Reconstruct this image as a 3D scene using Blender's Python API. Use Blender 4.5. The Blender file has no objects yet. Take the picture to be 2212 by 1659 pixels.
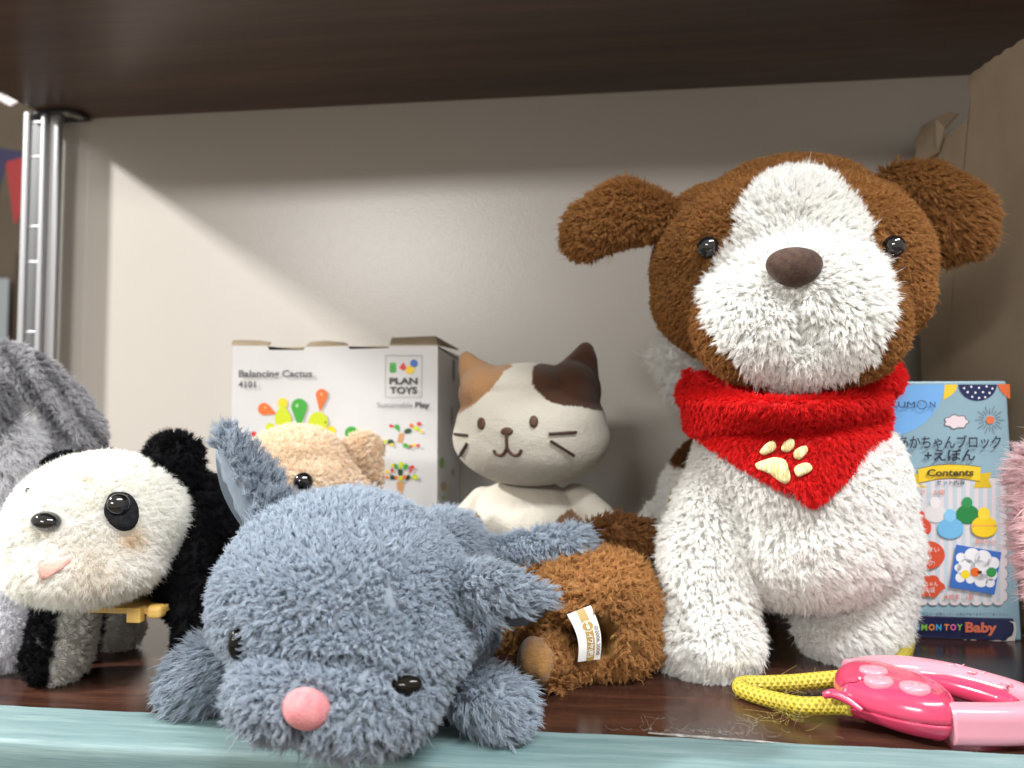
import bpy, bmesh, math, random
import numpy as np
from mathutils import Vector, Matrix, Euler
from mathutils.bvhtree import BVHTree
from mathutils.kdtree import KDTree

S = bpy.context.scene
C = S.collection
rng = np.random.default_rng(7)
random.seed(7)

# ------------------------------------------------------------------ camera, light, exposure
CAM = np.array([0.0, 0.0, 0.14])
PITCH, YAW = math.radians(2.7), math.radians(6.5)
cd = bpy.data.cameras.new('camera'); cam = bpy.data.objects.new('camera', cd); C.objects.link(cam)
cam.location = CAM; cam.rotation_euler = (math.pi / 2 + PITCH, 0, YAW)
cd.lens = 26.0; cd.sensor_width = 36.0; cd.clip_start = 0.01; cd.clip_end = 30
cd.dof.use_dof = True; cd.dof.focus_distance = 0.365; cd.dof.aperture_fstop = 8.5
S.camera = cam

w = bpy.data.worlds.new('World'); S.world = w; w.use_nodes = True
w.node_tree.nodes['Background'].inputs[0].default_value = (1.0, 0.92, 0.82, 1)
w.node_tree.nodes['Background'].inputs[1].default_value = 0.57

def lamp(name, loc, aim, sx, sy, power, col):
    l = bpy.data.lights.new(name, 'AREA'); l.shape = 'RECTANGLE'; l.size = sx; l.size_y = sy
    l.energy = power; l.color = col
    o = bpy.data.objects.new(name, l); C.objects.link(o); o.location = loc
    o.rotation_euler = (Vector(aim) - Vector(loc)).to_track_quat('-Z', 'X').to_euler()
    return o
lamp('ceiling_tube_far', (-1.25, -3.0, 1.20), (0, 0.5, 0.2), 0.24, 1.2, 46, (1.0, 0.97, 0.93))
lamp('ceiling_tube_side', (-1.85, 0.08, 1.36), (-0.3, 0.6, 0.2), 0.13, 0.10, 72, (1.0, 0.98, 0.95))
lamp('ceiling_tube_near', (0.62, -0.45, 1.5), (0.05, 0.38, 0.1), 0.2, 1.2, 41, (0.97, 0.985, 1.0))

S.view_settings.view_transform = 'Standard'; S.view_settings.look = 'None'
S.view_settings.exposure = 0.25; S.view_settings.gamma = 1.0
S.render.engine = 'CYCLES'
S.cycles.max_bounces = 9; S.cycles.diffuse_bounces = 7; S.cycles.glossy_bounces = 4
S.cycles.use_denoising = True
S.cycles.sample_clamp_indirect = 6

# ------------------------------------------------------------------ photo measurement helpers (photo taken as 2212 x 1659)
FPX = 2212 * 26.0 / 36.0
RC = np.array(Euler((math.pi / 2 + PITCH, 0, YAW)).to_matrix())
def ray(px, py):
    d = RC @ np.array([(px - 1106) / FPX, (829.5 - py) / FPX, -1.0])
    return d
OFF = 0.0
def W(px, py, y):                       # the point seen at (px,py) that stands y metres away
    d = ray(px, py); y = y + OFF
    return CAM + d * (y / d[1])
def WZ(px, py, z):                      # the point seen at (px,py) at height z
    d = ray(px, py)
    return CAM + d * ((z - CAM[2]) / d[2])
def R(px, y): return px * y / FPX       # a length of px pixels at distance y, in metres
def project(P):
    q = (np.asarray(P) - CAM) @ RC
    return np.stack([1106 + FPX * q[..., 0] / -q[..., 2], 829.5 - FPX * q[..., 1] / -q[..., 2]], -1)
def inpoly(xy, poly):
    poly = np.asarray(poly, float); x, y = xy[:, 0], xy[:, 1]
    r = np.zeros(len(xy), bool); n = len(poly)
    for i in range(n):
        x1, y1 = poly[i]; x2, y2 = poly[(i + 1) % n]
        c = ((y1 > y) != (y2 > y)) & (x < (x2 - x1) * (y - y1) / (y2 - y1 + 1e-12) + x1)
        r ^= c
    return r
def smooth_poly(p, n=120, closed=True):
    p = np.asarray(p, float)
    m = len(p); out = []
    segs = m if closed else m - 1
    k = max(2, n // segs)
    for i in range(segs):
        if closed: a, b, c, d = p[(i - 1) % m], p[i], p[(i + 1) % m], p[(i + 2) % m]
        else: a, b, c, d = p[max(i - 1, 0)], p[i], p[i + 1], p[min(i + 2, m - 1)]
        for t in np.arange(k) / k:
            out.append(0.5 * (2 * b + (c - a) * t + (2 * a - 5 * b + 4 * c - d) * t * t + (3 * b - a - 3 * c + d) * t ** 3))
    if not closed: out.append(p[-1])
    return np.array(out)
def nrm(v): return v / np.maximum(np.linalg.norm(v, axis=-1, keepdims=True), 1e-9)
def vnoise(P, s, seed=0):               # cheap smooth noise, -1..1
    r = np.random.default_rng(seed); out = 0
    for k in range(5):
        f = r.normal(size=3) * s; out = out + np.sin(P @ f + r.uniform(0, 6.28))
    return out / 3.0

# ------------------------------------------------------------------ objects
def tag(o, label=None, cat=None, group=None, kind=None):
    if label: o['label'] = label
    if cat: o['category'] = cat
    if group: o['group'] = group
    if kind: o['kind'] = kind
    return o
def empty(name, loc=(0, 0, 0)):
    o = bpy.data.objects.new(name, None); C.objects.link(o); o.location = loc; o.empty_display_size = 0.02
    return o
def link(name, me, mats, parent=None, smooth=True):
    o = bpy.data.objects.new(name, me); C.objects.link(o)
    for m in (mats if isinstance(mats, (list, tuple)) else [mats]): me.materials.append(m)
    if smooth and len(me.polygons): me.polygons.foreach_set('use_smooth', np.ones(len(me.polygons), bool))
    if parent is not None:
        o.parent = parent
        o.matrix_parent_inverse = Matrix.Translation(parent.location).inverted() if parent.parent is None else Matrix.Identity(4)
    return o
def mesh(name, V, F, mats, parent=None, smooth=True):
    me = bpy.data.meshes.new(name); me.from_pydata([tuple(map(float, v)) for v in V], [], [tuple(map(int, f)) for f in F]); me.update()
    return link(name, me, mats, parent, smooth)

# ------------------------------------------------------------------ materials
def mat(name, col=(.8, .8, .8), rough=.5, spec=.5, coat=0, metal=0, sheen=0):
    m = bpy.data.materials.new(name); m.use_nodes = True
    b = m.node_tree.nodes['Principled BSDF']
    b.inputs['Base Color'].default_value = (*col, 1); b.inputs['Roughness'].default_value = rough
    b.inputs['Specular IOR Level'].default_value = spec; b.inputs['Coat Weight'].default_value = coat
    b.inputs['Metallic'].default_value = metal; b.inputs['Sheen Weight'].default_value = sheen
    return m
def nodes(m): return m.node_tree.nodes, m.node_tree.links, m.node_tree.nodes['Principled BSDF']
def N(nt, t, **kw):
    n = nt.new(t)
    for k, v in kw.items(): setattr(n, k, v)
    return n
def noise_mat(name, c1, c2, scale, stretch=(1, 1, 1), rough=.5, spec=.5, bump=0, bscale=None, detail=6, coat=0, lo=.35, hi=.65, sheen=0, bdist=.001):
    m = mat(name, c1, rough, spec, coat, 0, sheen); nt, ln, b = nodes(m)
    tc = N(nt, 'ShaderNodeTexCoord'); mp = N(nt, 'ShaderNodeMapping'); mp.inputs['Scale'].default_value = stretch
    nz = N(nt, 'ShaderNodeTexNoise'); nz.inputs['Scale'].default_value = scale; nz.inputs['Detail'].default_value = detail
    nz.inputs['Roughness'].default_value = .6
    rp = N(nt, 'ShaderNodeValToRGB'); rp.color_ramp.elements[0].color = (*c1, 1); rp.color_ramp.elements[1].color = (*c2, 1)
    rp.color_ramp.elements[0].position = lo; rp.color_ramp.elements[1].position = hi
    ln.new(tc.outputs['Object'], mp.inputs[0]); ln.new(mp.outputs[0], nz.inputs['Vector']); ln.new(nz.outputs['Fac'], rp.inputs[0])
    ln.new(rp.outputs[0], b.inputs['Base Color'])
    if bump:
        bp = N(nt, 'ShaderNodeBump'); bp.inputs['Strength'].default_value = bump; bp.inputs['Distance'].default_value = bdist
        if bscale:
            n2 = N(nt, 'ShaderNodeTexNoise'); n2.inputs['Scale'].default_value = bscale; n2.inputs['Detail'].default_value = 3
            ln.new(tc.outputs['Object'], n2.inputs['Vector']); ln.new(n2.outputs['Fac'], bp.inputs['Height'])
        else: ln.new(nz.outputs['Fac'], bp.inputs['Height'])
        ln.new(bp.outputs[0], b.inputs['Normal'])
    return m
def wood_mat(name, cols, rough, gx=1.2, gy=55, bump=.12):     # streaky printed wood grain along x
    m = mat(name, cols[0], rough, .5); nt, ln, b = nodes(m)
    tc = N(nt, 'ShaderNodeTexCoord')
    def streak(sx, sy, det, dist=0):
        mp = N(nt, 'ShaderNodeMapping'); mp.inputs['Scale'].default_value = (sx, sy, sy)
        nz = N(nt, 'ShaderNodeTexNoise'); nz.inputs['Scale'].default_value = 1; nz.inputs['Detail'].default_value = det
        nz.inputs['Roughness'].default_value = .65; nz.inputs['Distortion'].default_value = dist
        ln.new(tc.outputs['Object'], mp.inputs[0]); ln.new(mp.outputs[0], nz.inputs['Vector']); return nz
    a = streak(gx * 3, gy, 4, .3); f = streak(gx * 14, gy * 14, 3)
    mx = N(nt, 'ShaderNodeMath', operation='MULTIPLY_ADD'); mx.inputs[1].default_value = .45
    ln.new(f.outputs['Fac'], mx.inputs[0]); 
    sc = N(nt, 'ShaderNodeMath', operation='MULTIPLY'); sc.inputs[1].default_value = .55
    ln.new(a.outputs['Fac'], sc.inputs[0]); ln.new(sc.outputs[0], mx.inputs[2])
    rp = N(nt, 'ShaderNodeValToRGB'); el = rp.color_ramp.elements
    el[0].position = .36; el[0].color = (*cols[0], 1); el[1].position = .64; el[1].color = (*cols[-1], 1)
    if len(cols) > 2:
        e = el.new(.5); e.color = (*cols[1], 1)
    ln.new(mx.outputs[0], rp.inputs[0]); ln.new(rp.outputs[0], b.inputs['Base Color'])
    bp = N(nt, 'ShaderNodeBump'); bp.inputs['Strength'].default_value = bump; bp.inputs['Distance'].default_value = .0006
    ln.new(f.outputs['Fac'], bp.inputs['Height']); ln.new(bp.outputs[0], b.inputs['Normal'])
    return m
def fur_mat(name, rough=.55, spec=.25, vary=.22, trans=.25, sat=1.0):
    m = mat(name, (.8, .8, .8), rough, spec); nt, ln, b = nodes(m)
    a = N(nt, 'ShaderNodeAttribute'); a.attribute_name = 'Col'
    hi = N(nt, 'ShaderNodeHairInfo')
    mr = N(nt, 'ShaderNodeMapRange'); mr.inputs['To Min'].default_value = 1 - vary; mr.inputs['To Max'].default_value = 1 + vary * .4
    ln.new(hi.outputs['Random'], mr.inputs['Value'])
    mu = N(nt, 'ShaderNodeVectorMath', operation='SCALE'); ln.new(a.outputs['Color'], mu.inputs[0]); ln.new(mr.outputs[0], mu.inputs['Scale'])
    ln.new(mu.outputs[0], b.inputs['Base Color'])
    t = N(nt, 'ShaderNodeBsdfTranslucent'); ln.new(mu.outputs[0], t.inputs['Color'])
    mix = N(nt, 'ShaderNodeMixShader'); mix.inputs[0].default_value = trans
    ln.new(b.outputs[0], mix.inputs[1]); ln.new(t.outputs[0], mix.inputs[2])
    ln.new(mix.outputs[0], nt['Material Output'].inputs[0])
    return m
FUR = fur_mat('plush_fur', .6, .15, .18, .35)
FURW = fur_mat('white_plush_fur', .7, .08, .04, .5)
FURB = fur_mat('black_plush_fur', .85, .10, .3, .05)

# ------------------------------------------------------------------ soft bodies
def ell(c, r, rot=(0, 0, 0)): return ('e', np.asarray(c, float), r, rot)
def cap(*pr): return ('c', [(np.asarray(p, float), r) for p, r in pr])
_ico = bmesh.new(); bmesh.ops.create_icosphere(_ico, subdivisions=4, radius=1)
ICO_V = np.array([v.co[:] for v in _ico.verts]); ICO_F = np.array([[v.index for v in f.verts] for f in _ico.faces]); _ico.free()
def blob(prims, voxel=.0022, smooth=6):
    Vs, Fs, n = [], [], 0
    def add(V):
        nonlocal n
        Vs.append(V); Fs.append(ICO_F + n); n += len(V)
    for p in prims:
        if p[0] == 'e':
            r = p[2] if hasattr(p[2], '__len__') else (p[2],) * 3
            add(ICO_V * np.array(r) @ np.array(Euler(p[3]).to_matrix()).T + p[1])
        else:
            q = p[1]
            for (a, ra), (b, rb) in zip(q, q[1:]):
                L = np.linalg.norm(b - a); k = max(2, int(L / (min(ra, rb) * .3)) + 1)
                for t in np.linspace(0, 1, k): add(ICO_V * (ra + (rb - ra) * t) + a + (b - a) * t)
    V = np.concatenate(Vs); F = np.concatenate(Fs)
    me = bpy.data.meshes.new('tmp'); me.from_pydata(V.tolist(), [], F.tolist())
    o = bpy.data.objects.new('tmp', me); C.objects.link(o)
    m = o.modifiers.new('r', 'REMESH'); m.mode = 'VOXEL'; m.voxel_size = voxel
    if smooth:
        s = o.modifiers.new('s', 'SMOOTH'); s.iterations = smooth; s.factor = .5
    bpy.context.view_layer.update()
    ev = o.evaluated_get(bpy.context.evaluated_depsgraph_get())
    me2 = bpy.data.meshes.new_from_object(ev)
    V2 = np.empty(len(me2.vertices) * 3); me2.vertices.foreach_get('co', V2); V2 = V2.reshape(-1, 3)
    F2 = [list(p.vertices) for p in me2.polygons]
    nn = np.empty(len(V2) * 3); me2.vertices.foreach_get('normal', nn); V2 = V2 + nn.reshape(-1, 3) * .001
    bpy.data.objects.remove(o); bpy.data.meshes.remove(me); bpy.data.meshes.remove(me2)
    return V2, np.array(F2)
def cent(V, F): return V[F].mean(1)
def sub(V, F, mask):
    F = F[mask]; u, inv = np.unique(F, return_inverse=True)
    return V[u], inv.reshape(F.shape)
def body(name, V, F, colf, m, parent, fur=None):
    o = mesh(name, V, F, m, parent)
    me = o.data
    col = np.ones((len(V), 4)); c = colf(V) if callable(colf) else np.array(colf); col[:, :3] = c
    vi = np.empty(len(me.loops), int); me.loops.foreach_get('vertex_index', vi)
    ca = me.color_attributes.new('Col', 'BYTE_COLOR', 'CORNER'); ca.data.foreach_set('color', col[vi].ravel())
    if fur: grow(o, V, F, **fur)
    return o
def grow(o, V, F, pitch=.0025, k=14, L=.009, lv=.2, clump=.6, up=1.0, comb=None, jit=.25, fray=.18, rad=.00016, tip=.45,
         curl=0.0, cf=1.0, mask=None, lenf=None, K=5, spread=.75, seed=1, cull=-.45):
    g = np.random.default_rng(seed)
    T = np.concatenate([F[:, [0, 1, 2]], F[:, [0, 2, 3]]]) if F.shape[1] == 4 else F
    a, b, c = V[T[:, 0]], V[T[:, 1]], V[T[:, 2]]
    fn = np.cross(b - a, c - a); ar = np.linalg.norm(fn, axis=1) / 2
    vn = np.zeros_like(V)
    for i in range(3): np.add.at(vn, T[:, i], fn)
    vn = nrm(vn)
    M = int(ar.sum() / pitch ** 2)
    # jittered choice of tuft centres, thinned so that none crowd
    ti = g.choice(len(T), M, p=ar / ar.sum()); r1, r2 = np.sqrt(g.random(M)), g.random(M)
    bc = np.stack([1 - r1, r1 * (1 - r2), r1 * r2], 1)
    P = (V[T[ti]] * bc[..., None]).sum(1); n = nrm((vn[T[ti]] * bc[..., None]).sum(1))
    keep = (n * nrm(CAM - P)).sum(1) > cull
    if mask is not None: keep &= mask(P)
    P, n = P[keep], n[keep]; M = len(P)
    if M == 0: return
    g0 = comb(P, n) if comb is not None else np.zeros_like(P)
    g0 = g0 - n * (g0 * n).sum(1, keepdims=True)
    D = nrm(n * up + g0 + g.normal(size=P.shape) * jit)
    Lt = L * (1 + lv * g.normal(size=M)).clip(.45, 1.7)
    if lenf is not None: Lt = Lt * lenf(P)
    ref = np.where(np.abs(n[:, 2:3]) < .9, np.array([[0, 0, 1.]]), np.array([[1., 0, 0]]))
    t1 = nrm(np.cross(n, ref)); t2 = np.cross(n, t1)
    rr = np.sqrt(g.random((M, k))) * pitch * spread; th = g.random((M, k)) * 6.2832
    off = t1[:, None] * (rr * np.cos(th))[..., None] + t2[:, None] * (rr * np.sin(th))[..., None]
    Ls = Lt[:, None] * (1 + .18 * g.normal(size=(M, k))).clip(.5, 1.5) * np.where(g.random((M, k)) < .0016, 1.9, 1.0)
    root = P[:, None] + off - n[:, None] * .0004
    tipp = P[:, None] + off * (1 - clump) + D[:, None] * Ls[..., None] + g.normal(size=(M, k, 3)) * (fray * Lt)[:, None, None]
    ctl = root + (n[:, None] * .75 + D[:, None] * .25) * (Ls * .5)[..., None] - off * clump * .35
    t = np.linspace(0, 1, K)[None, None, :, None]
    X = root[:, :, None] * (1 - t) ** 2 + ctl[:, :, None] * 2 * t * (1 - t) + tipp[:, :, None] * t ** 2
    if curl:
        ph = g.random((M, 1, 1, 1)) * 6.28 + g.random((M, k, 1, 1)) * .8
        ax = nrm(g.normal(size=(M, 3)))[:, None, None]; ay = nrm(np.cross(ax[:, 0, 0], D))[:, None, None]
        axx = np.cross(ay[:, 0, 0], D)[:, None, None]
        X = X + (ay * np.sin(cf * 6.28 * t + ph) + axx * np.cos(cf * 6.28 * t + ph)) * curl * (t ** 1.0) * Lt[:, None, None, None]
    X = X.reshape(-1, K, 3).astype(np.float32)
    hc = bpy.data.hair_curves.new('fur'); hc.add_curves([K] * len(X)); hc.position_data.foreach_set('vector', X.ravel())
    ho = bpy.data.objects.new('fur', hc); C.objects.link(ho)
    pm = o.matrix_parent_inverse.copy(); par = o.parent          # grow in world space, then re-attach
    o.parent = None
    hc.surface = o
    bpy.context.view_layer.update()
    for x in list(bpy.context.selected_objects): x.select_set(False)
    ho.select_set(True); bpy.context.view_layer.objects.active = ho
    bpy.ops.curves.convert_to_particle_system()
    bpy.data.objects.remove(ho)
    o.parent = par; o.matrix_parent_inverse = pm
    st = o.particle_systems[0].settings
    st.root_radius = 1.0; st.tip_radius = tip; st.radius_scale = rad * 2; st.render_step = 2; st.display_step = 2
    if len(o.data.materials) > 1: st.material = 2
def eyeball(name, c, r, parent, m, flat=.75, look=None):
    q = (Vector(CAM) - Vector(c)).to_track_quat('Z', 'Y') if look is None else Vector(look).to_track_quat('Z', 'Y')
    V = ICO_V * np.array([r, r, r * flat]) @ np.array(q.to_matrix()).T + c
    return mesh(name, V, ICO_F, m, parent)
def tube(name, pts, rad, m, parent=None, seg=14, n=None, closed=False, prof=None, uv=True):
    P = smooth_poly(pts, n or len(pts) * 10, closed); k = len(P)
    Tn = nrm(np.gradient(P, axis=0)) if not closed else nrm(np.roll(P, -1, 0) - np.roll(P, 1, 0))
    up = np.array([0, 0, 1.]); V = []
    rads = np.interp(np.linspace(0, 1, k), np.linspace(0, 1, len(rad)), rad) if hasattr(rad, '__len__') else np.full(k, rad)
    for i in range(k):
        a = np.cross(Tn[i], up); a = a / (np.linalg.norm(a) + 1e-9); b = np.cross(a, Tn[i])
        if prof is None:
            for j in range(seg):
                an = 6.2832 * j / seg; V.append(P[i] + rads[i] * (a * math.cos(an) + b * math.sin(an)))
        else:
            for (u, v) in prof: V.append(P[i] + a * u * rads[i] + b * v)
    sg = seg if prof is None else len(prof)
    F = []; kk = k if closed else k - 1
    for i in range(kk):
        for j in range(sg):
            F.append((i * sg + j, i * sg + (j + 1) % sg, ((i + 1) % k) * sg + (j + 1) % sg, ((i + 1) % k) * sg + j))
    me = bpy.data.meshes.new(name)
    if not closed: F += [tuple(range(sg - 1, -1, -1)), tuple((k - 1) * sg + j for j in range(sg))]
    me.from_pydata([tuple(map(float, v)) for v in V], [], F); me.update()
    o = link(name, me, m, parent)
    L = np.concatenate([[0], np.cumsum(np.linalg.norm(np.diff(P, axis=0), axis=1))])
    ul = me.uv_layers.new(name='UVMap'); data = []
    for p in me.polygons:
        for li, vi in zip(p.loop_indices, p.vertices):
            j = vi % sg; i = vi // sg
            vj = j / sg
            if vj == 0 and any(x % sg == sg - 1 for x in p.vertices): vj = 1.0
            data.append((L[i], vj))
    ul.data.foreach_set('uv', np.array(data).ravel())
    return o
def box(name, lo, hi, m, parent=None, bevel=.0, seg=3):
    bm = bmesh.new(); bmesh.ops.create_cube(bm, size=1)
    for v in bm.verts:
        v.co = Vector([(lo[i] + hi[i]) / 2 + v.co[i] * (hi[i] - lo[i]) for i in range(3)])
    if bevel: bmesh.ops.bevel(bm, geom=bm.edges[:], offset=bevel, segments=seg, affect='EDGES', profile=.5)
    me = bpy.data.meshes.new(name); bm.to_mesh(me); bm.free()
    return link(name, me, m, parent, smooth=False)

# ------------------------------------------------------------------ printing on faces (all flat printed matter)
_pm = {}
def ink(col, rough=.4):
    k = tuple(round(c, 3) for c in col) + (rough,)
    if k not in _pm: _pm[k] = mat('ink', col, rough, .4)
    return _pm[k]
class Print:                            # polygons in photo pixels laid on a real plane (or any surface function f(px,py,lift))
    def __init__(s, f): s.f = f; s.V = []; s.F = []; s.M = []; s.mats = []; s.lv = 0
    def mi(s, col):
        m = ink(col)
        if m not in s.mats: s.mats.append(m)
        return s.mats.index(m)
    def up(s, d=.00006): s.lv += d; return s
    def poly(s, pts, col, sm=0):
        if sm: pts = smooth_poly(pts, sm)
        bm = bmesh.new(); vs = [bm.verts.new((p[0], -p[1], 0)) for p in pts]
        f = bm.faces.new(vs); bmesh.ops.triangulate(bm, faces=[f]); n = len(s.V)
        bm.verts.index_update()
        s.V += [s.f(v.co.x, -v.co.y, s.lv) for v in bm.verts]
        s.F += [[n + v.index for v in f.verts] for f in bm.faces]; s.M += [s.mi(col)] * len(bm.faces); bm.free()
        s.up(); return s
    def oval(s, cx, cy, rx, ry, col, rot=0, n=28):
        c, si = math.cos(rot), math.sin(rot)
        return s.poly([(cx + rx * math.cos(a) * c - ry * math.sin(a) * si, cy + rx * math.cos(a) * si + ry * math.sin(a) * c) for a in np.arange(n) * 6.2832 / n], col)
    def line(s, pts, wd, col, closed=False):
        p = np.asarray(pts, float)
        if closed: p = np.vstack([p, p[:1]])
        for a, b in zip(p, p[1:]):
            t = (b - a) / (np.linalg.norm(b - a) + 1e-9); nn = np.array([-t[1], t[0]]) * wd / 2; e = t * wd * .3
            s.poly([a + nn - e, b + nn + e, b - nn + e, a - nn - e], col); s.lv -= .00006
        s.up(); return s
    def drop(s, x0, y0, x1, y1, r, col):        # a drop: thin at 0, round at 1
        a = math.atan2(y1 - y0, x1 - x0); pts = [(x0, y0)]
        for t in np.linspace(-1.9, 1.9, 20): pts.append((x1 + r * math.cos(a + t), y1 + r * math.sin(a + t)))
        return s.poly(pts, col)
    def text(s, body, x0, y0, x1, y1, h, col, bold=0, fit=True, shear=0):   # baseline from (x0,y0) to (x1,y1), cap height h px
        cu = bpy.data.curves.new('t', 'FONT'); cu.body = body; cu.resolution_u = 3; cu.offset = bold
        o = bpy.data.objects.new('t', cu); C.objects.link(o); bpy.context.view_layer.update()
        me = bpy.data.meshes.new_from_object(o.evaluated_get(bpy.context.evaluated_depsgraph_get()))
        co = np.array([v.co[:2] for v in me.vertices]); fs = [list(p.vertices) for p in me.polygons]
        bpy.data.objects.remove(o); bpy.data.curves.remove(cu); bpy.data.meshes.remove(me)
        x = (co[:, 0] - co[:, 0].min()) / (np.ptp(co[:, 0]) + 1e-9); y = co[:, 1] / .72
        d = np.array([x1 - x0, y1 - y0]); u = d / np.linalg.norm(d); nn = np.array([u[1], -u[0]])
        n = len(s.V)
        for a, b in zip(x, y):
            q = np.array([x0, y0]) + d * a + (nn + u * shear) * b * h
            s.V.append(s.f(q[0], q[1], s.lv))
        s.F += [[n + i for i in f] for f in fs]; s.M += [s.mi(col)] * len(fs); s.up(); return s
    def build(s, name, parent):
        o = mesh(name, s.V, s.F, s.mats, parent, smooth=False)
        o.data.polygons.foreach_set('material_index', np.array(s.M, dtype=np.int32)); return o
def plane_f(o, n):
    o = np.asarray(o, float); n = np.asarray(n, float) / np.linalg.norm(n)
    def f(px, py, lift):
        d = ray(px, py); oo = o + n * (lift + .0002)
        return CAM + d * (((oo - CAM) @ n) / (d @ n))
    return f
def surf_f(V, F, back=.3):
    bv = BVHTree.FromPolygons([Vector(v) for v in V], [list(map(int, f)) for f in F])
    def f(px, py, lift):
        d = ray(px, py); h = bv.ray_cast(Vector(CAM), Vector(d).normalized())
        if h[0] is None:
            return np.array(CAM + d * .4)
        return np.array(h[0] + h[1] * lift)
    return f
# ------------------------------------------------------------------ the shelf
PY = 0.72                                             # back panel
ZU = W(1106, 212, PY)[2]                              # underside of the upper board
XL = W(128, 500, PY)[0]
FY = 0.302                                            # front edge of the lower board
dark_wood = wood_mat('dark_wood_laminate', [(.020, .0085, .006), (.045, .018, .012), (.085, .036, .022)], .2, 1.5, 90, .1)
dark_wood2 = wood_mat('dark_wood_underside', [(.050, .028, .021), (.074, .044, .033), (.115, .070, .052)], .3, .8, 45, .25)
teal = wood_mat('teal_wood_print', [(.085, .155, .165), (.140, .222, .226), (.205, .295, .295)], .62, 3.2, 190, .12)
panel_m = noise_mat('cream_painted_board', (.50, .475, .435), (.53, .50, .46), 3, rough=.27, spec=.5, bump=.22, bscale=560, bdist=.0007)
steel = mat('anodised_post', (.42, .43, .45), .32, .5, 0, .85)
steel_hi = mat('bright_post_edge', (.42, .43, .45), .42, .5, 0, .7)
steel_dk = mat('post_groove', (.13, .135, .14), .5, .5, 0, .5)
black_pl = mat('black_plastic', (.012, .012, .013), .4)
screw_m = mat('screw_zinc', (.5, .5, .47), .35, .5, 0, .9)

shelf = empty('shelf_unit', (0.0, PY, 0.0))
tag(shelf, 'dark wood shelf with teal front edge, cream back board and metal post', 'shelf')
box('back_panel', (W(112, 500, PY)[0], PY, -.12), (1.0, PY + .012, ZU + .08), panel_m, shelf)
lb = box('lower_board', (-.60, FY, -.022), (1.0, PY - .001, 0), dark_wood, shelf, .0008, 2)
# teal sheet: wraps the top front strip and the front face
SY = 0.3365
V, F = [], []
xs = np.linspace(-.62, .55, 160)
prof = [(SY, .0006), (FY + .0018, .0008), (FY + .0006, .0004), (FY - .0006, -.0008), (FY - .0009, -.0024), (FY - .0009, -.05), (FY + .0006, -.05)]
for x in xs:
    e = .00012 * math.sin(x * 61) + .0001 * math.sin(x * 173 + 1)
    for i, (y, z) in enumerate(prof):
        if i == 0: y += e * 2 + .0002 * math.sin(x * 400) * (abs(math.sin(x * 37)) > .6)
        if i in (1, 2, 3): z += e
        V.append((x, y, z))
k = len(prof)
for i in range(len(xs) - 1):
    for j in range(k - 1): F.append((i * k + j, i * k + j + 1, (i + 1) * k + j + 1, (i + 1) * k + j))
mesh('edge_trim', V, F, teal, lb)
# worn tape along the strip by the handle, with grey lint
tape_m = mat('worn_tape', (.55, .53, .5), .45)
a0, a1 = WZ(1400, 1583, .0012), WZ(1730, 1606, .0012)
V, F = [], []
for i, t in enumerate(np.linspace(0, 1, 60)):
    p = a0 + (a1 - a0) * t; wd = .0012 * math.sin(math.pi * min(1, t * 1.15 + .05)) ** .5 * (1 + .25 * math.sin(t * 37))
    V += [(p[0], SY + .0028 - .0045 * t - wd, .0010), (p[0], SY + .0028 - .0045 * t + wd * .7, .0012)]
for i in range(59): F.append((2 * i, 2 * i + 2, 2 * i + 3, 2 * i + 1))
mesh('worn_tape', V, F, noise_mat('worn_tape_dirt', (.12, .11, .10), (.45, .45, .43), 220, (1, 1, 1), .5), lb)
ub = box('upper_board', (W(84, 239, .70)[0], .33, ZU), (1.0, PY - .001, ZU + .026), dark_wood2, shelf, .0006, 2)

post = empty('upright_post', (0, 0, 0)); post.parent = shelf
post.matrix_parent_inverse = Matrix.Translation(shelf.location).inverted()
px0, px1 = W(53, 260, .70)[0], W(132, 260, .70)[0]
wdt = px1 - px0
def pbox(name, a, b, y0, y1, m, bev=.001): return box(name, (px0 + a * wdt, y0, -.12), (px0 + b * wdt, y1, ZU), m, post, bev, 2)
tl = pbox('side_rail', .08, .25, .694, .7, steel_hi, .0022); tr = pbox('side_rail', .55, .705, .694, .7, steel_hi, .0022)
pbox('side_lip', .0, .075, .698, .7055, steel_dk, .001); pbox('side_plate', .71, 1.0, .698, .7055, steel, .002)
box('post_web', ((px0 + .08 * wdt) * 1.027, .7155, -.12), ((px0 + .64 * wdt) * 1.027, .7190, ZU), steel_dk, post)
for i, py in enumerate([263, 338, 489, 566, 717, 795, 946]):
    z = W(90, py, .697)[2]
    box('rung', (px0 + .24 * wdt, .6965, z - .0013), (px0 + .56 * wdt, .6985, z + .0013), steel_hi, post, .0004, 2)
br = empty('bracket', (0, 0, 0)); br.parent = shelf; br.matrix_parent_inverse = Matrix.Translation(shelf.location).inverted()
bp = smooth_poly([np.minimum(WZ(x, y, ZU), [9, PY - .002, 9])[:2] for x, y in ((74, 240), (105, 234), (145, 232), (172, 239), (194, 252), (196, 258), (180, 262), (140, 263), (80, 262))], 60)
n = len(bp)
V = [(p[0], p[1], ZU - .0003) for p in bp] + [(p[0], p[1], ZU - .0035) for p in bp]
F = [(i, (i + 1) % n, n + (i + 1) % n, n + i) for i in range(n)] + [tuple(range(n - 1, -1, -1)), tuple(range(n, 2 * n))]
mesh('bracket_plate', V, F, black_pl, br, smooth=False)
for (sx, sy) in ((146, 248), (168, 254)):
    c = WZ(sx, sy, ZU - .0035)
    mesh('screw', ICO_V * np.array([.0048, .0062, .0008]) + c, ICO_F, screw_m, br)

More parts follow.
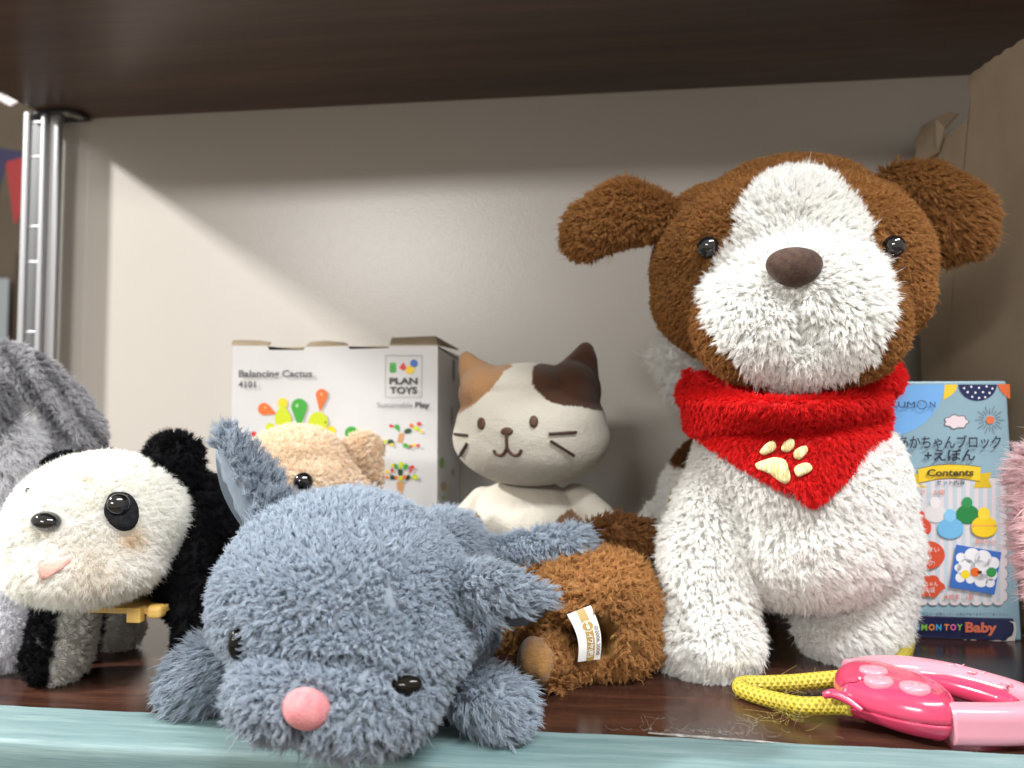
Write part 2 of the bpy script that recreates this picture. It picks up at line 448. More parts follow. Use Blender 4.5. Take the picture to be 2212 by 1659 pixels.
# room seen past the left end
wall_m = noise_mat('far_wall_paint', (.13, .105, .075), (.17, .14, .1), 2, rough=.8)
tag(box('room_wall', (-6, 3.2, -1.4), (-.2, 3.3, 2.2), wall_m), kind='structure')
tag(box('room_floor', (-6, -4, -1.45), (4, 3.2, -1.4), noise_mat('floor_vinyl', (.2, .16, .12), (.26, .21, .16), 3, rough=.5)), kind='structure')
dr = empty('room_door', W(30, 1300, 3.18)); tag(dr, 'dark brown door in the far wall beyond the metal post', 'door')
a, b = W(22, 900, 3.15), W(75, 545, 3.15)
box('door_panel', (a[0], 3.15, -1.39), (b[0] + .15, 3.19, b[2]), mat('door_brown', (.07, .045, .025), .5), dr, .004)
gl = W(0, 670, 3.13); g2 = W(14, 600, 3.13)
box('window_pane', (gl[0] - .3, 3.14, gl[2] - .2), (g2[0], 3.149, g2[2]), mat('pale_glass', (.38, .44, .48), .2), dr, .002)
# bunting
bt = empty('bunting', W(20, 340, 1.9)); tag(bt, 'string of red and navy fabric pennants hanging beyond the post', 'bunting')
def flag(pts, y, col, nm):
    P = [W(x, yy, y) for x, yy in pts]; Q = [p + np.array([0, .002, 0]) for p in P]; n = len(P)
    mesh(nm, P + Q, [tuple(range(n)), tuple(range(2 * n - 1, n - 1, -1))] + [(i, n + i, n + (i + 1) % n, (i + 1) % n) for i in range(n)], mat('pennant_cloth', col, .8), bt, False)
flag([(12, 350), (90, 328), (36, 482), (30, 482)], 1.9, (.17, .006, .008), 'pennant')
flag([(-60, 352), (14, 348), (-5, 420), (-12, 420)], 1.9, (.008, .006, .035), 'pennant')
flag([(-60, 310), (95, 334), (95, 346), (-60, 350)], 1.93, (.008, .006, .035), 'ribbon')
flag2 = W(20, 212, 1.2)
P = [W(-30, 190, 1.1), W(43, 218, 1.1), W(22, 229, 1.1), W(8, 222, 1.1), W(-30, 200, 1.1)]
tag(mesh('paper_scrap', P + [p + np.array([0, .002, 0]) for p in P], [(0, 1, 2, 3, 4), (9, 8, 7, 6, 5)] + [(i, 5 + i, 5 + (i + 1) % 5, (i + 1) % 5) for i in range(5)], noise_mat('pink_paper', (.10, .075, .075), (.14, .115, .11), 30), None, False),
    'pale pink paper corner hanging past the upper board end', 'paper')

# ------------------------------------------------------------------ cardboard box at the right
card_m = noise_mat('brown_cardboard', (.36, .28, .195), (.42, .33, .235), 14, (1, 1, 1), .85, .2, .15, 160, bdist=.0004)
cx = W(1985, 600, .69)[0]
def cplane(px, py):
    d = ray(px, py); return CAM + d * ((cx - CAM[0]) / d[0])
cb = empty('cardboard_box', (cx, .5, 0)); tag(cb, 'torn open brown cardboard box standing behind the blue toy box', 'box')
edge = [(1985, 295), (2003, 283), (2020, 330), (2035, 300), (2060, 282), (2082, 266), (2094, 240), (2096, 205), (2090, 185), (2094, 163), (2106, 152), (2114, 149), (2128, 136), (2137, 133), (2150, 121), (2160, 119), (2172, 106), (2188, 101), (2199, 90), (2215, 82), (2300, 30)]
Pt = [cplane(*e) for e in edge]; 
Pt = [p if p[1] < .69 else np.array([cx, .69, p[2]]) for p in Pt]
Pt[0] = np.array([cx, .69, Pt[0][2]])
Pt.append(np.array([cx, .475, ZU - .03]))
base = [np.array([cx, .475, 0]), np.array([cx, .69, 0])]
ring = Pt + base; n = len(ring)
V = ring + [p + np.array([.004, 0, 0]) for p in ring]
bm = bmesh.new(); vs = [bm.verts.new(v) for v in V]
f1 = bm.faces.new(vs[:n]); f2 = bm.faces.new(vs[n:][::-1])
for i in range(n): bm.faces.new((vs[i], vs[n + i], vs[n + (i + 1) % n], vs[(i + 1) % n]))
bmesh.ops.triangulate(bm, faces=[f1, f2]); me = bpy.data.meshes.new('side_wall'); bm.to_mesh(me); bm.free()
link('side_wall', me, card_m, cb, False)
zt = Pt[0][2]
box('rear_wall', (cx + .004, .688, 0), (cx + .35, .692, zt + .004), card_m, cb)
# torn ply peeled back along the top edge
pl = [(1985, 360), (1987, 300), (2000, 272), (2040, 255), (2072, 240), (2078, 246), (2050, 276), (2030, 290), (2034, 330)]
P = [cplane(*e) for e in pl]; P = [np.array([cx - .002 - .004 * (i in (3, 4)), min(p[1], .689), p[2]]) for i, p in enumerate(P)]
n = len(P); bm = bmesh.new(); vs = [bm.verts.new(p) for p in P] + [bm.verts.new(p + np.array([-.0012, 0, .0004])) for p in P]
fa = [bm.faces.new(vs[:n]), bm.faces.new(vs[n:][::-1])]
for i in range(n): bm.faces.new((vs[i], vs[n + i], vs[n + (i + 1) % n], vs[(i + 1) % n]))
bmesh.ops.triangulate(bm, faces=fa); me = bpy.data.meshes.new('torn_ply'); bm.to_mesh(me); bm.free()
link('torn_ply', me, card_m, cb, False)

# ------------------------------------------------------------------ blue toy box (right)
bb = empty('toy_box', W(2080, 1383, .48)); tag(bb, 'pale blue baby toy box with navy base band, behind the big puppy', 'toy box')
kp0 = WZ(2190, 1384, 0.0); kf = plane_f(kp0, (0, -1, .05))
KL, KR = W(1888, 1380, kp0[1])[0], W(2184, 1000, kp0[1] + .006)[0]; KB = 0.0; KT = kf(2100, 823, 0)[2]
def yk(z): return kp0[1] + .05 * z
kb_m = noise_mat('blue_printed_card', (.22, .35, .42), (.24, .37, .44), 8, rough=.3, spec=.5)
nv_m = mat('navy_printed_card', (.012, .016, .06), .3)
TH = .05
V = [(KL, yk(0), 0), (KR, yk(0), 0), (KR, yk(KT), KT), (KL, yk(KT), KT)]; V += [(x, y + TH, z) for x, y, z in V]
F = [(0, 1, 2, 3), (5, 4, 7, 6), (1, 5, 6, 2), (4, 0, 3, 7), (3, 2, 6, 7), (4, 5, 1, 0)]
o = mesh('carton', V, F, kb_m, bb, False)
bv = o.modifiers.new('b', 'BEVEL'); bv.width = .0012; bv.segments = 2
KNZ = kf(2100, 783 + 1408 * .39057, 0)[2]; KNR = W(2195, 1360, kp0[1])[0]
V = [(KL, yk(0) - .0006, 0), (KNR, yk(0) - .0006, 0), (KNR - .001, yk(KNZ) - .0006, KNZ), (KL, yk(KNZ) - .0006, KNZ)]; V += [(x, y + TH + .001, z) for x, y, z in V]
o = mesh('base_band', V, F, nv_m, bb, False); bv = o.modifiers.new('b', 'BEVEL'); bv.width = .0008; bv.segments = 2
def K(*a): return [(1890 + x * .39057, 783 + y * .39057) for x, y in a]
def KX(x): return 1890 + x * .39057
def KY(y): return 783 + y * .39057
s = .39057
p = Print(kf)
cc = [(60 + 332 * math.cos(t), 75 + 335 * math.sin(t)) for t in np.linspace(.14, 1.42, 24)]
p.poly(K((0, 124), *cc, (0, 400)), (.16, .38, .72))
p.poly(K((386, 122), (456, 122), (450, 150), (425, 180), (378, 208)), (.75, .52, .04))
p.poly(K(*[(568 + 106 * math.cos(t), 122 + 90 * math.sin(t)) for t in np.linspace(0, math.pi, 24)]), (.012, .02, .08))
for dx, dy in ((-75, 20), (-35, 12), (8, 18), (50, 10), (82, 22), (-55, 42), (-12, 45), (30, 42), (66, 46), (-30, 68), (8, 74), (42, 70)):
    p.oval(KX(568 + dx), KY(122 + dy), 6 * s, 6 * s, (.75, .75, .75), n=10); p.lv -= .00006
p.up()
p.poly(K((674, 120), (746, 120), (748, 202), (715, 180), (690, 150)), (.62, .13, .04))
cl = [(450 + 62 * math.cos(t) * (1 + .09 * math.cos(7 * t)), 328 + 34 * math.sin(t) * (1 + .12 * math.cos(7 * t))) for t in np.linspace(0, 6.2832, 60)[:-1]]
p.poly(K(*[(450 + (x - 450) * 1.08, 328 + (y - 328) * 1.12) for x, y in cl]), (.05, .05, .06)); p.poly(K(*cl), (.66, .56, .60))
for i in range(20):
    a = i * 6.2832 / 20; r0, r1 = (32, 62) if i % 2 else (38, 80)
    p.line(K((635 + r0 * math.cos(a), 318 + r0 * math.sin(a)), (635 + r1 * math.cos(a), 318 + r1 * math.sin(a))), 1.1, (.08, .08, .09)); p.lv -= .00006
p.up(); p.oval(KX(637), KY(318), 24 * s, 22 * s, (.62, .15, .06))
# striped contents panel with scalloped edge
def scal(gx, gy):
    pts = [(205, 640)]
    pts += [(690, 640)]
    for i in range(11):
        y0 = 640 + i * 62
        pts += [(712 + gx * 0 + (22 + gx) * math.sin(t), y0 + 31 - 31 * math.cos(t)) for t in np.linspace(0, math.pi, 9)]
    for i in range(9):
        x0 = 712 - i * 60
        pts += [(x0 - 30 + 30 * math.cos(t), 1322 + (22 + gy) * math.sin(t)) for t in np.linspace(0, math.pi, 9)]
    pts += [(170, 1322), (170, 640)]
    return pts
p.poly(K(*scal(3.5, 3.5)), (.04, .04, .05)); p.poly(K(*scal(0, 0)), (.60, .54, .56))
for i in range(11):
    x0 = 190 + i * 48; p.poly(K((x0, 655), (x0 + 24, 655), (x0 + 24, 1325), (x0, 1325)), (.42, .50, .55)); p.lv -= .00006
p.up()
yel = (.72, .50, .03)
p.poly(K((150, 610), (235, 615), (250, 675), (290, 692), (212, 692), (190, 665)), (.58, .40, .02))
p.poly(K((575, 615), (645, 607), (630, 650), (648, 692), (545, 695), (556, 662)), (.58, .40, .02))
p.poly(K((238, 588), (320, 570), (410, 563), (500, 567), (585, 577), (580, 658), (500, 645), (410, 640), (330, 648), (243, 667)), yel)
p.line(K((238, 588), (320, 570), (410, 563), (500, 567), (585, 577)), 1.2, (.06, .05, .03)); p.line(K((580, 658), (500, 645), (410, 640), (330, 648), (243, 667)), 1.2, (.06, .05, .03))
def duck(x, y, r, col, col2):
    p.oval(KX(x), KY(y + r * .95), r * .98 * s, r * .62 * s, tuple(c * .72 for c in col)); p.oval(KX(x), KY(y + r * .72), r * s, r * .8 * s, col); p.oval(KX(x - 2), KY(y - r * .25), r * .46 * s, r * .5 * s, col2)
duck(335, 790, 62, (.60, .58, .58), (.66, .64, .64)); duck(512, 792, 64, (.02, .19, .05), (.03, .24, .07))
duck(250, 865, 62, (.56, .07, .04), (.60, .09, .05)); duck(418, 864, 72, (.14, .38, .60), (.2, .46, .68)); duck(605, 855, 72, (.76, .52, .02), (.8, .58, .04))
p.line(K((540, 902), (672, 902)), 1.6, (.75, .3, .12)); p.poly(K((530, 902), (548, 893), (548, 911)), (.75, .3, .12)); p.poly(K((680, 902), (662, 893), (662, 911)), (.75, .3, .12))
p.oval(KX(295), KY(1065), 92 * s, 78 * s, (.52, .07, .03)); p.poly(K((262, 965), (280, 1000), (248, 1000)), (.52, .07, .03))
cl = [(285 + 95 * math.cos(t) * (1 + .08 * math.cos(6 * t)), 1238 + 62 * math.sin(t) * (1 + .1 * math.cos(6 * t))) for t in np.linspace(0, 6.2832, 60)[:-1]]
p.poly(K(*cl), (.52, .07, .03)); p.poly(K((370, 1232), (395, 1249), (365, 1262)), (.52, .07, .03))
bk = lambda u, v: (450 + 250 * u - 38 * v, 1007 + 43 * u + 235 * v)
p.poly(K(bk(0, 0), bk(1, 0), bk(1, 1), bk(0, 1)), (.04, .13, .42))
for u, v, r in ((.14, .28, 26), (.38, .2, 44), (.62, .22, 48), (.86, .28, 34), (.3, .5, 52), (.6, .5, 56), (.85, .55, 36), (.2, .74, 27), (.42, .74, 24), (.66, .72, 38), (.86, .74, 26), (.12, .52, 20)):
    x, y = bk(u, v); p.oval(KX(x), KY(y), r * s, r * s, (.68, .68, .70)); p.lv -= .00006
p.up()
for x, y, r, c in ((500, 1173, 24, (.72, .55, .02)), (553, 1160, 26, (.62, .12, .02)), (645, 1160, 27, (.03, .25, .06))): p.oval(KX(x), KY(y), r * s, r * s, c)
p.oval(KX(580), KY(1160), 5, 3.5, (.08, .02, .01))
p.build('printed_picture', bb)
p = Print(kf); p.lv = .0022
dk = (.02, .025, .045)
def T(t, x0, y0, x1, y1, h, col, bold=0, sh=0): p.text(t, KX(x0), KY(y0), KX(x1), KY(y1), h * s, col, bold, shear=sh)
T('KUM', 84, 249, 222, 249, 34, dk); T('N', 304, 249, 334, 249, 34, dk)
p.line([(KX(260 + 26 * math.cos(t)), KY(234 + 23 * math.sin(t))) for t in np.linspace(0, 6.2832, 30)], 1.5, dk)
p.oval(KX(250), KY(228), .9, 1.1, dk, n=8); p.oval(KX(270), KY(226), .9, 1.1, dk, n=8)
p.build('logo', bb); p = Print(kf); p.lv = .0022
T('あかちゃんブロック', 130, 470, 697, 468, 56, dk, .012); T('+えぼん', 274, 540, 555, 538, 52, dk, .02)
for i in range(38): p.line(K((150 + i * 15, 487 - 20 * math.sin(i / 37 * 3.14) + i * .3), (158 + i * 15, 487 - 20 * math.sin((i + .5) / 37 * 3.14) + i * .3)), .9, (.12, .18, .22)); p.lv -= .00006
p.build('title_lettering', bb); p = Print(kf); p.lv = .0022
T('Contents', 286, 628, 545, 626, 38, (.05, .045, .02), .03, .12); T('セット内容', 340, 674, 497, 674, 21, dk, .01)
p.build('banner_lettering', bb); p = Print(kf); p.lv = .0022
T('ブロック…5個', 120, 728, 385, 728, 21, (.58, .16, .08)); p.build('caption_lettering', bb); p = Print(kf); p.lv = .0022; T('直径4.5cm', 553, 1001, 672, 1001, 22, (.58, .16, .08))
p.build('caption_lettering', bb); p = Print(kf); p.lv = .0022
wt = (.72, .66, .66)
T('りやすい', 235, 1048, 355, 1048, 24, wt); T('型の', 245, 1086, 313, 1086, 24, wt); T('ロック!', 240, 1124, 330, 1122, 24, wt)
T('ロックちゃん', 200, 1238, 348, 1236, 23, wt); T('たちのお話', 208, 1272, 332, 1270, 23, wt)
p.build('balloon_lettering', bb); p = Print(kf); p.lv = .0022
T('★絵本…1冊', 380, 1310, 545, 1311, 26, (.56, .12, .07))
p.build('caption_lettering', bb); p = Print(kf); p.lv = .0022
T('ぴゅ～～～', 470, 1085, 590, 1076, 26, (.1, .3, .6)); T('ぴったん!', 462, 1128, 645, 1118, 52, (.58, .1, .06), .01)
T('いってきまーす', 553, 1203, 648, 1218, 13, dk); T('すぽん!', 553, 1222, 602, 1230, 13, dk)
p.build('book_lettering', bb); p = Print(kf); p.lv = .0022
T('の写真と商品が一部異なっている場合がありますがご了承ください。', 190, 1400, 745, 1402, 15, (.06, .08, .1))
p.build('notice_lettering', bb); p = Print(kf); p.lv = .0022
def Q(x): return 1836 + x * .1699
def Qy(y): return 1242 + y * .1699
for ch, a, b, c in (('K', 740, 800, (.62, .1, .25)), ('U', 822, 884, (.06, .3, .55)), ('M', 905, 980, (.2, .42, .06)), ('O', 1000, 1078, (.65, .22, .04)), ('N', 1092, 1163, (.06, .3, .55)), ('T', 1196, 1260, (.62, .22, .06)), ('O', 1275, 1350, (.66, .12, .32)), ('Y', 1360, 1430, (.2, .42, .06))):
    p.text(ch, Q(a), Qy(700), Q(b), Qy(702), 76 * .1699, c, .035)
p.text('Baby', Q(1466), Qy(722), Q(1868), Qy(728), 124 * .1699, (.5, .12, .06), .04)
p.build('band_lettering', bb)
# scuffed white corner of the band
p = Print(kf); p.lv = .0012
p.poly([(Q(x), Qy(y)) for x, y in ((2025, 585), (2110, 600), (2118, 700), (2100, 840), (1980, 838), (2010, 800), (2060, 775), (2085, 700), (2080, 620))], (.5, .48, .46))
pts = [(Q(x), Qy(812 + (x - 720) * .022 + rng.uniform(-9, 5))) for x in range(720, 1990, 36)]
p.poly(pts + [(Q(1985), Qy(846)), (Q(720), Qy(816))], (.42, .40, .39))
p.build('scuff', bb)

# ------------------------------------------------------------------ white cactus game box
CY = .60
wb_m = noise_mat('white_printed_card', (.54, .54, .54), (.60, .60, .60), 9, rough=.38, spec=.45, bump=.08, bscale=40)
kraft = noise_mat('kraft_card', (.26, .20, .13), (.33, .26, .17), 30, rough=.85)
gb = empty('game_box', W(720, 1300, .64)); tag(gb, 'white game box with balancing cactus print and torn top flaps', 'game box')
gx0, gx1 = W(500, 900, CY)[0], W(945, 900, CY)[0]; gz = W(720, 750, CY)[2]
def gzx(px, py): return W(px, py, CY)
top = [(500, 748), (578, 748), (582, 756), (655, 756), (660, 750), (752, 748), (756, 754), (838, 752), (842, 748), (945, 747)]
P = [gzx(*t) for t in top]; P[0][0] = gx0; P[-1][0] = gx1
ring = P + [np.array([gx1, CY, 0]), np.array([gx0, CY, 0])]; n = len(ring)
bm = bmesh.new(); vs = [bm.verts.new(v) for v in ring] + [bm.verts.new(v + np.array([0, .0012, 0])) for v in ring]
fa = [bm.faces.new(vs[:n][::-1]), bm.faces.new(vs[n:])]
for i in range(n): bm.faces.new((vs[i], vs[(i + 1) % n], vs[n + (i + 1) % n], vs[n + i]))
bmesh.ops.triangulate(bm, faces=fa); me = bpy.data.meshes.new('front_face'); bm.to_mesh(me); bm.free()
link('front_face', me, wb_m, gb, False)
GD = .70
box('side_face', (gx1 - .0014, CY + .0012, 0), (gx1, GD, gz), wb_m, gb); box('side_face', (gx0, CY + .0012, 0), (gx0 + .0014, GD, gz), wb_m, gb)
box('rear_face', (gx0 + .0014, GD - .0014, 0), (gx1 - .0014, GD, gz - .002), wb_m, gb)
def flap(nm, pts, m):
    P = [np.array(q, float) for q in pts]; n = len(P)
    mesh(nm, P + [q + np.array([0, .0003, .0014]) for q in P], [tuple(range(n)), tuple(range(2 * n - 1, n - 1, -1))] + [(i, n + i, n + (i + 1) % n, (i + 1) % n) for i in range(n)], m, gb, False)
flap('top_flap', [(gx0, CY + .001, gz - .001), (gx1, CY + .001, gz - .001), (gx1, GD - .002, gz - .005), (gx0, GD - .002, gz - .005)], kraft)
flap('torn_flap', [W(842, 746, CY), W(945, 746, CY), W(990, 757, .69), W(968, 745, .66), W(940, 729, .615), W(846, 733, .615)], kraft)
flap('torn_flap', [W(500, 746, CY), W(580, 747, CY), W(585, 742, .62), W(552, 738, .62), W(503, 738, .61)], kraft)
flap('torn_flap', [W(662, 749, CY), W(752, 747, CY), W(745, 743, .63), W(700, 739, .63), W(670, 742, .62)], kraft)
gf = plane_f((gx0, CY, 0), (0, -1, 0))
def G(*a): return [(459 + x * .27673, 702 + y * .27673) for x, y in a]
s = .27673
p = Print(gf)
def ov(x, y, a, b, c, rot=0): p.oval(459 + x * s, 702 + y * s, a * s, b * s, c, rot)
def dp(x0, y0, x1, y1, r, c): (u, v), (q, t) = G((x0, y0), (x1, y1)); p.drop(u, v, q, t, r * s, c)
OR, YG, GR, YE, RD = (.72, .14, .02), (.50, .58, .01), (.04, .32, .03), (.80, .55, .01), (.60, .03, .03)
ov(450, 800, 36, 36, YG); ov(320, 850, 24, 20, RD); ov(925, 828, 38, 40, YE); ov(1085, 842, 52, 50, GR)
dp(500, 695, 402, 655, 48, OR); ov(547, 612, 39, 42, YE); dp(545, 600, 550, 730, 66, YG); dp(680, 830, 676, 636, 62, GR); dp(838, 680, 853, 546, 47, OR); ov(825, 760, 77, 82, YG); ov(882, 760, 6, 10, (.1, .1, .02))
ov(660, 630, 12, 14, (.35, .6, .3)); ov(850, 540, 9, 12, (.85, .4, .2)); ov(412, 645, 10, 8, (.85, .35, .2))
p.build('printed_cactus', gb); p = Print(gf)
p.poly(G((1382, 300), (1432, 300), (1434, 365), (1382, 365)), GR); ov(1408, 300, 26, 9, (.1, .42, .08)); ov(1408, 364, 26, 9, GR)
p.poly(G((1455, 335), (1490, 290), (1518, 340), (1490, 358)), RD); ov(1572, 300, 30, 31, (.03, .12, .45))
p.poly(G((1505, 345), (1530, 318), (1572, 328), (1578, 360), (1545, 388), (1512, 372)), YE)
# small pictures: the toppled and the built cactus
p.build('logo_blocks', gb); p = Print(gf)
TC, DG = (.52, .27, .12), (.02, .06, .025)
p.poly(G((1455, 850), (1500, 840), (1482, 925), (1440, 915)), TC)
dp(1460, 838, 1440, 795, 20, GR); dp(1425, 792, 1392, 787, 13, RD); ov(1525, 828, 30, 20, DG, -.3); ov(1590, 808, 24, 18, YG); ov(1552, 785, 17, 15, OR); ov(1612, 772, 18, 16, RD); ov(1630, 832, 17, 12, YE, .4)
ov(1390, 912, 24, 20, DG); ov(1345, 910, 20, 14, YG, .4); ov(1322, 925, 12, 10, RD); ov(1397, 935, 16, 11, YE)
ov(1505, 940, 20, 17, GR); ov(1545, 945, 18, 10, RD); ov(1572, 936, 14, 12, YE); ov(1605, 940, 16, 11, RD); ov(1530, 952, 16, 8, (.08, .3, .05))
p.build('printed_toppled_cactus', gb); p = Print(gf)
p.poly(G((1436, 1225), (1497, 1225), (1484, 1318), (1447, 1318)), TC)
ov(1466, 1150, 20, 28, DG); ov(1405, 1190, 22, 18, DG, .6); ov(1525, 1190, 24, 18, DG, -.6)
for a in ((1466, 1130, 1474, 1085, 18, YG), (1450, 1140, 1428, 1100, 17, GR), (1490, 1140, 1512, 1102, 17, GR), (1405, 1160, 1402, 1130, 12, RD), (1420, 1110, 1402, 1092, 12, YE), (1385, 1165, 1362, 1145, 13, YE), (1380, 1190, 1355, 1188, 13, OR), (1530, 1115, 1560, 1110, 15, RD), (1535, 1165, 1548, 1138, 12, RD), (1550, 1190, 1582, 1188, 20, YG), (1450, 1200, 1436, 1190, 14, OR), (1480, 1205, 1500, 1185, 15, OR), (1468, 1225, 1468, 1195, 16, YG)): dp(*a)
p.build('printed_potted_cactus', gb)
p = Print(gf); p.lv = .001
gy = (.09, .09, .10)
def TG(t, x0, y0, x1, h, col, bold=0): p.text(t, 459 + x0 * s, 702 + y0 * s, 459 + x1 * s, 702 + y0 * s, h * s, col, bold)
TG('Balancing Cactus', 205, 405, 778, 54, gy, .02); TG('4101', 202, 487, 335, 50, gy, .02)
p.build('title_lettering', gb); p = Print(gf); p.lv = .001
TG('PLAN', 1380, 460, 1600, 50, (.03, .03, .03), .035); TG('TOYS', 1384, 533, 1598, 50, (.03, .03, .03), .035)
p.line(G((1350, 238), (1632, 238), (1632, 565), (1350, 565)), .9, (.2, .2, .2), True); p.build('logo_lettering', gb); p = Print(gf); p.lv = .001
TG('Sustainable', 1283, 643, 1560, 42, (.22, .22, .23)); TG('Play', 1582, 643, 1695, 42, (.06, .06, .06), .03)
p.build('slogan_lettering', gb); p = Print(gf); p.lv = .001
TG('Instructions included.', 1540, 1447, 1640, 10, (.12, .12, .12)); TG('mode de jeux inclus', 1555, 1477, 1685, 10, (.12, .12, .12))
p.build('small_lettering', gb)
sf = plane_f((gx1, CY, 0), (1, 0, 0))
for x, y, rx, ry, c in ((955, 1000, 5, 12, (.2, .4, .1)), (958, 1050, 6, 10, (.42, .3, .16)), (966, 1103, 6, 12, (.2, .42, .08)), (958, 1075, 5, 4, (.3, .42, .1)), (976, 900, 2.5, 22, (.25, .25, .25)), (980, 800, 3, 26, (.1, .12, .12)), (982, 783, 2, 6, GR), (978, 1020, 4, 8, (.4, .3, .2))):
    p = Print(sf); p.oval(x, y, rx, ry, c); p.build('side_print', gb)

OFF = .030
# ------------------------------------------------------------------ big puppy
eye_m = mat('black_eye', (.006, .006, .007), .06, .6, .6)
BRN, WHT = (.40, .195, .066), (.95, .945, .93)
def const(v): return lambda P, n: np.tile(np.array(v, float), (len(P), 1))
def radial(c, g=1.0): return lambda P, n: nrm(P - np.asarray(c)) * g
dog = empty('plush_puppy', (W(1720, 1400, .44)[0], .44, 0)); tag(dog, 'big white plush puppy with brown head and red bandana standing on the shelf', 'plush toy')
D1 = lambda cx, cy: (1161 + cx * .4751, 297 + cy * .4751)
white_outline = (lambda q: np.array([1722., 620.]) + (q - np.array([1722., 620.])) * np.stack([np.interp(q[:, 1], [580, 700], [.93, .975]), np.full(len(q), .98)], 1))(smooth_poly([D1(*q) for q in ((1140, 132), (1250, 127), (1330, 170), (1420, 240), (1490, 320), (1528, 400), (1520, 480), (1570, 550), (1615, 640), (1632, 740), (1622, 830), (1585, 930), (1530, 1010), (1420, 1085), (1300, 1122), (1180, 1140), (1050, 1125), (960, 1085), (915, 1020), (850, 960), (785, 880), (742, 790), (738, 690), (765, 620), (805, 560), (852, 490), (890, 420), (884, 370), (930, 280), (980, 210), (1050, 160))], 120))
hc = W(1698, 583, .445)
prims = [ell(hc, (.0805, .073, .0570)), ell(W(1706, 548, .44), (.066, .06, .0445)), ell(W(1700, 640, .44), (.0798, .062, .045)),
         ell(W(1725, 655, .392), (.047, .040, .036)), ell(W(1628, 700, .378), (.030, .026, .030)), ell(W(1822, 700, .378), (.030, .026, .030)),
         ell(W(1722, 620, .376), (.028, .024, .024)), ell(W(1725, 775, .385), (.034, .026, .016)), ell(W(1698, 468, .458), (R(190, .458), .055, R(112, .458))), ell(W(1712, 480, .41), (.038, .035, .0255)), ell(W(1535, 492, .455), (R(92, .455), .035, R(84, .455))), ell(W(1858, 486, .455), (R(88, .455), .035, R(82, .455)))]
hV, hF = blob(prims, .0021, 8)
fc = cent(hV, hF); isw = inpoly(project(fc), white_outline) & (fc[:, 1] < .48)
# crease under the nose that parts the muzzle
def crease(V):
    q = project(V); d = np.abs(q[:, 0] - (1722 + (q[:, 1] - 680) * .0)); m = np.exp(-(d / 12) ** 2) * ((q[:, 1] > 640) & (q[:, 1] < 770)) * (V[:, 1] < .43)
    V = V.copy(); V[:, 1] += .010 * m; return V
hV = crease(hV)
V, F = sub(hV, hF, ~isw)
def head_comb(P, n): return nrm(P - (hc + np.array([0, -.075, .01]))) * .35 + np.array([0, 0, -.25])
_ef = surf_f(hV, hF); eyes = [_ef(1534, 536, .0022), _ef(1923, 534, .0022)]
def not_eyes(P):
    m = np.ones(len(P), bool)
    for e in eyes: m &= np.linalg.norm(P - e, axis=1) > .0078
    return m
hb = body('head', V, F, lambda V: np.array(BRN) * (1 + .1 * vnoise(V, 60, 3))[:, None], FUR, dog,
          dict(pitch=.0013, k=10, L=.0027, clump=.72, comb=head_comb, jit=.42, fray=.12, rad=.00011, curl=.14, mask=not_eyes, seed=11, tip=.7))
V, F = sub(hV, hF, isw)
nose_c = W(1716, 577, .350)
def mz_comb(P, n):
    d = P - nose_c; d[:, 1] *= .3
    return nrm(d) * (.75 + .0 * d[:, :1]) + vnoise(P, 55, 8)[:, None] * nrm(np.cross(d, n)) * .5
def mz_len(P):
    d = np.linalg.norm(P - nose_c, axis=1); return np.interp(d, [.012, .022, .04, .07], [.55, .95, 1.1, .9])
q0 = project(V)
body('muzzle', V, F, WHT, FURW, dog, dict(pitch=.0014, k=18, L=.0040, clump=.52, comb=mz_comb, jit=.24, fray=.11, rad=.00010, curl=.06, lenf=mz_len, seed=12, tip=.7,
     mask=lambda P: (np.linalg.norm((P - nose_c) * np.array([1, .5, 1.3]), axis=1) > .0118) & not_eyes(P)))
nm = noise_mat('brown_flock', (.040, .022, .016), (.070, .042, .031), 260, rough=.9, spec=.15, bump=.35, bscale=900, sheen=.12)
NV = ICO_V.copy(); NV[:, 0] *= (1 + .16 * NV[:, 2])
mesh('nose', NV * np.array([R(62, .35), .0085, R(47, .35)]) @ np.array(Euler((-.25, 0, 0)).to_matrix()).T + nose_c, ICO_F, nm, dog)
for e, rr in zip(eyes, (.0062, .0060)): eyeball('eye', e, rr, dog, eye_m, .9)
# ears
def ear_comb(axis): return lambda P, n: np.tile(nrm(np.array(axis, float)), (len(P), 1)) * .9 + vnoise(P, 70, 5)[:, None] * .35
E3 = lambda cx, cy: (1188 + cx * .2278, 324 + cy * .2278)
el = [cap((W(1420, 472, .44), R(44, .44)), (W(1345, 460, .43), R(66, .43)), (W(1276, 492, .425), R(54, .425)), (W(1262, 514, .425), R(42, .425)))]
eV, eF = blob(el, .002, 6)
eV[:, 1] = .462 + (eV[:, 1] - .462) * .8
body('ear', eV, eF, lambda V: np.array(BRN) * (1.02 + .1 * vnoise(V, 60, 4))[:, None], FUR, dog,
     dict(pitch=.0014, k=11, L=.0040, clump=.75, tip=.7, comb=ear_comb((-.9, -.1, -.55)), jit=.35, fray=.14, rad=.00011, curl=.12, seed=13))
er = [cap((W(1935, 392, .45), R(28, .45)), (W(2010, 408, .445), R(44, .445)), (W(2078, 462, .44), R(56, .44)), (W(2090, 505, .44), R(44, .44))),
      cap((W(1955, 440, .455), R(40, .455)), (W(2030, 500, .45), R(58, .45)), (W(2040, 520, .45), R(42, .45)))]
eV, eF = blob(er, .002, 6); eV[:, 1] = .477 + (eV[:, 1] - .477) * .8
body('ear', eV, eF, lambda V: np.array(BRN) * (.97 + .1 * vnoise(V, 60, 6))[:, None], FUR, dog,
     dict(pitch=.0016, k=13, L=.0050, clump=.80, tip=.7, comb=ear_comb((.8, -.1, -.7)), jit=.25, fray=.12, rad=.00011, curl=.10, seed=14))
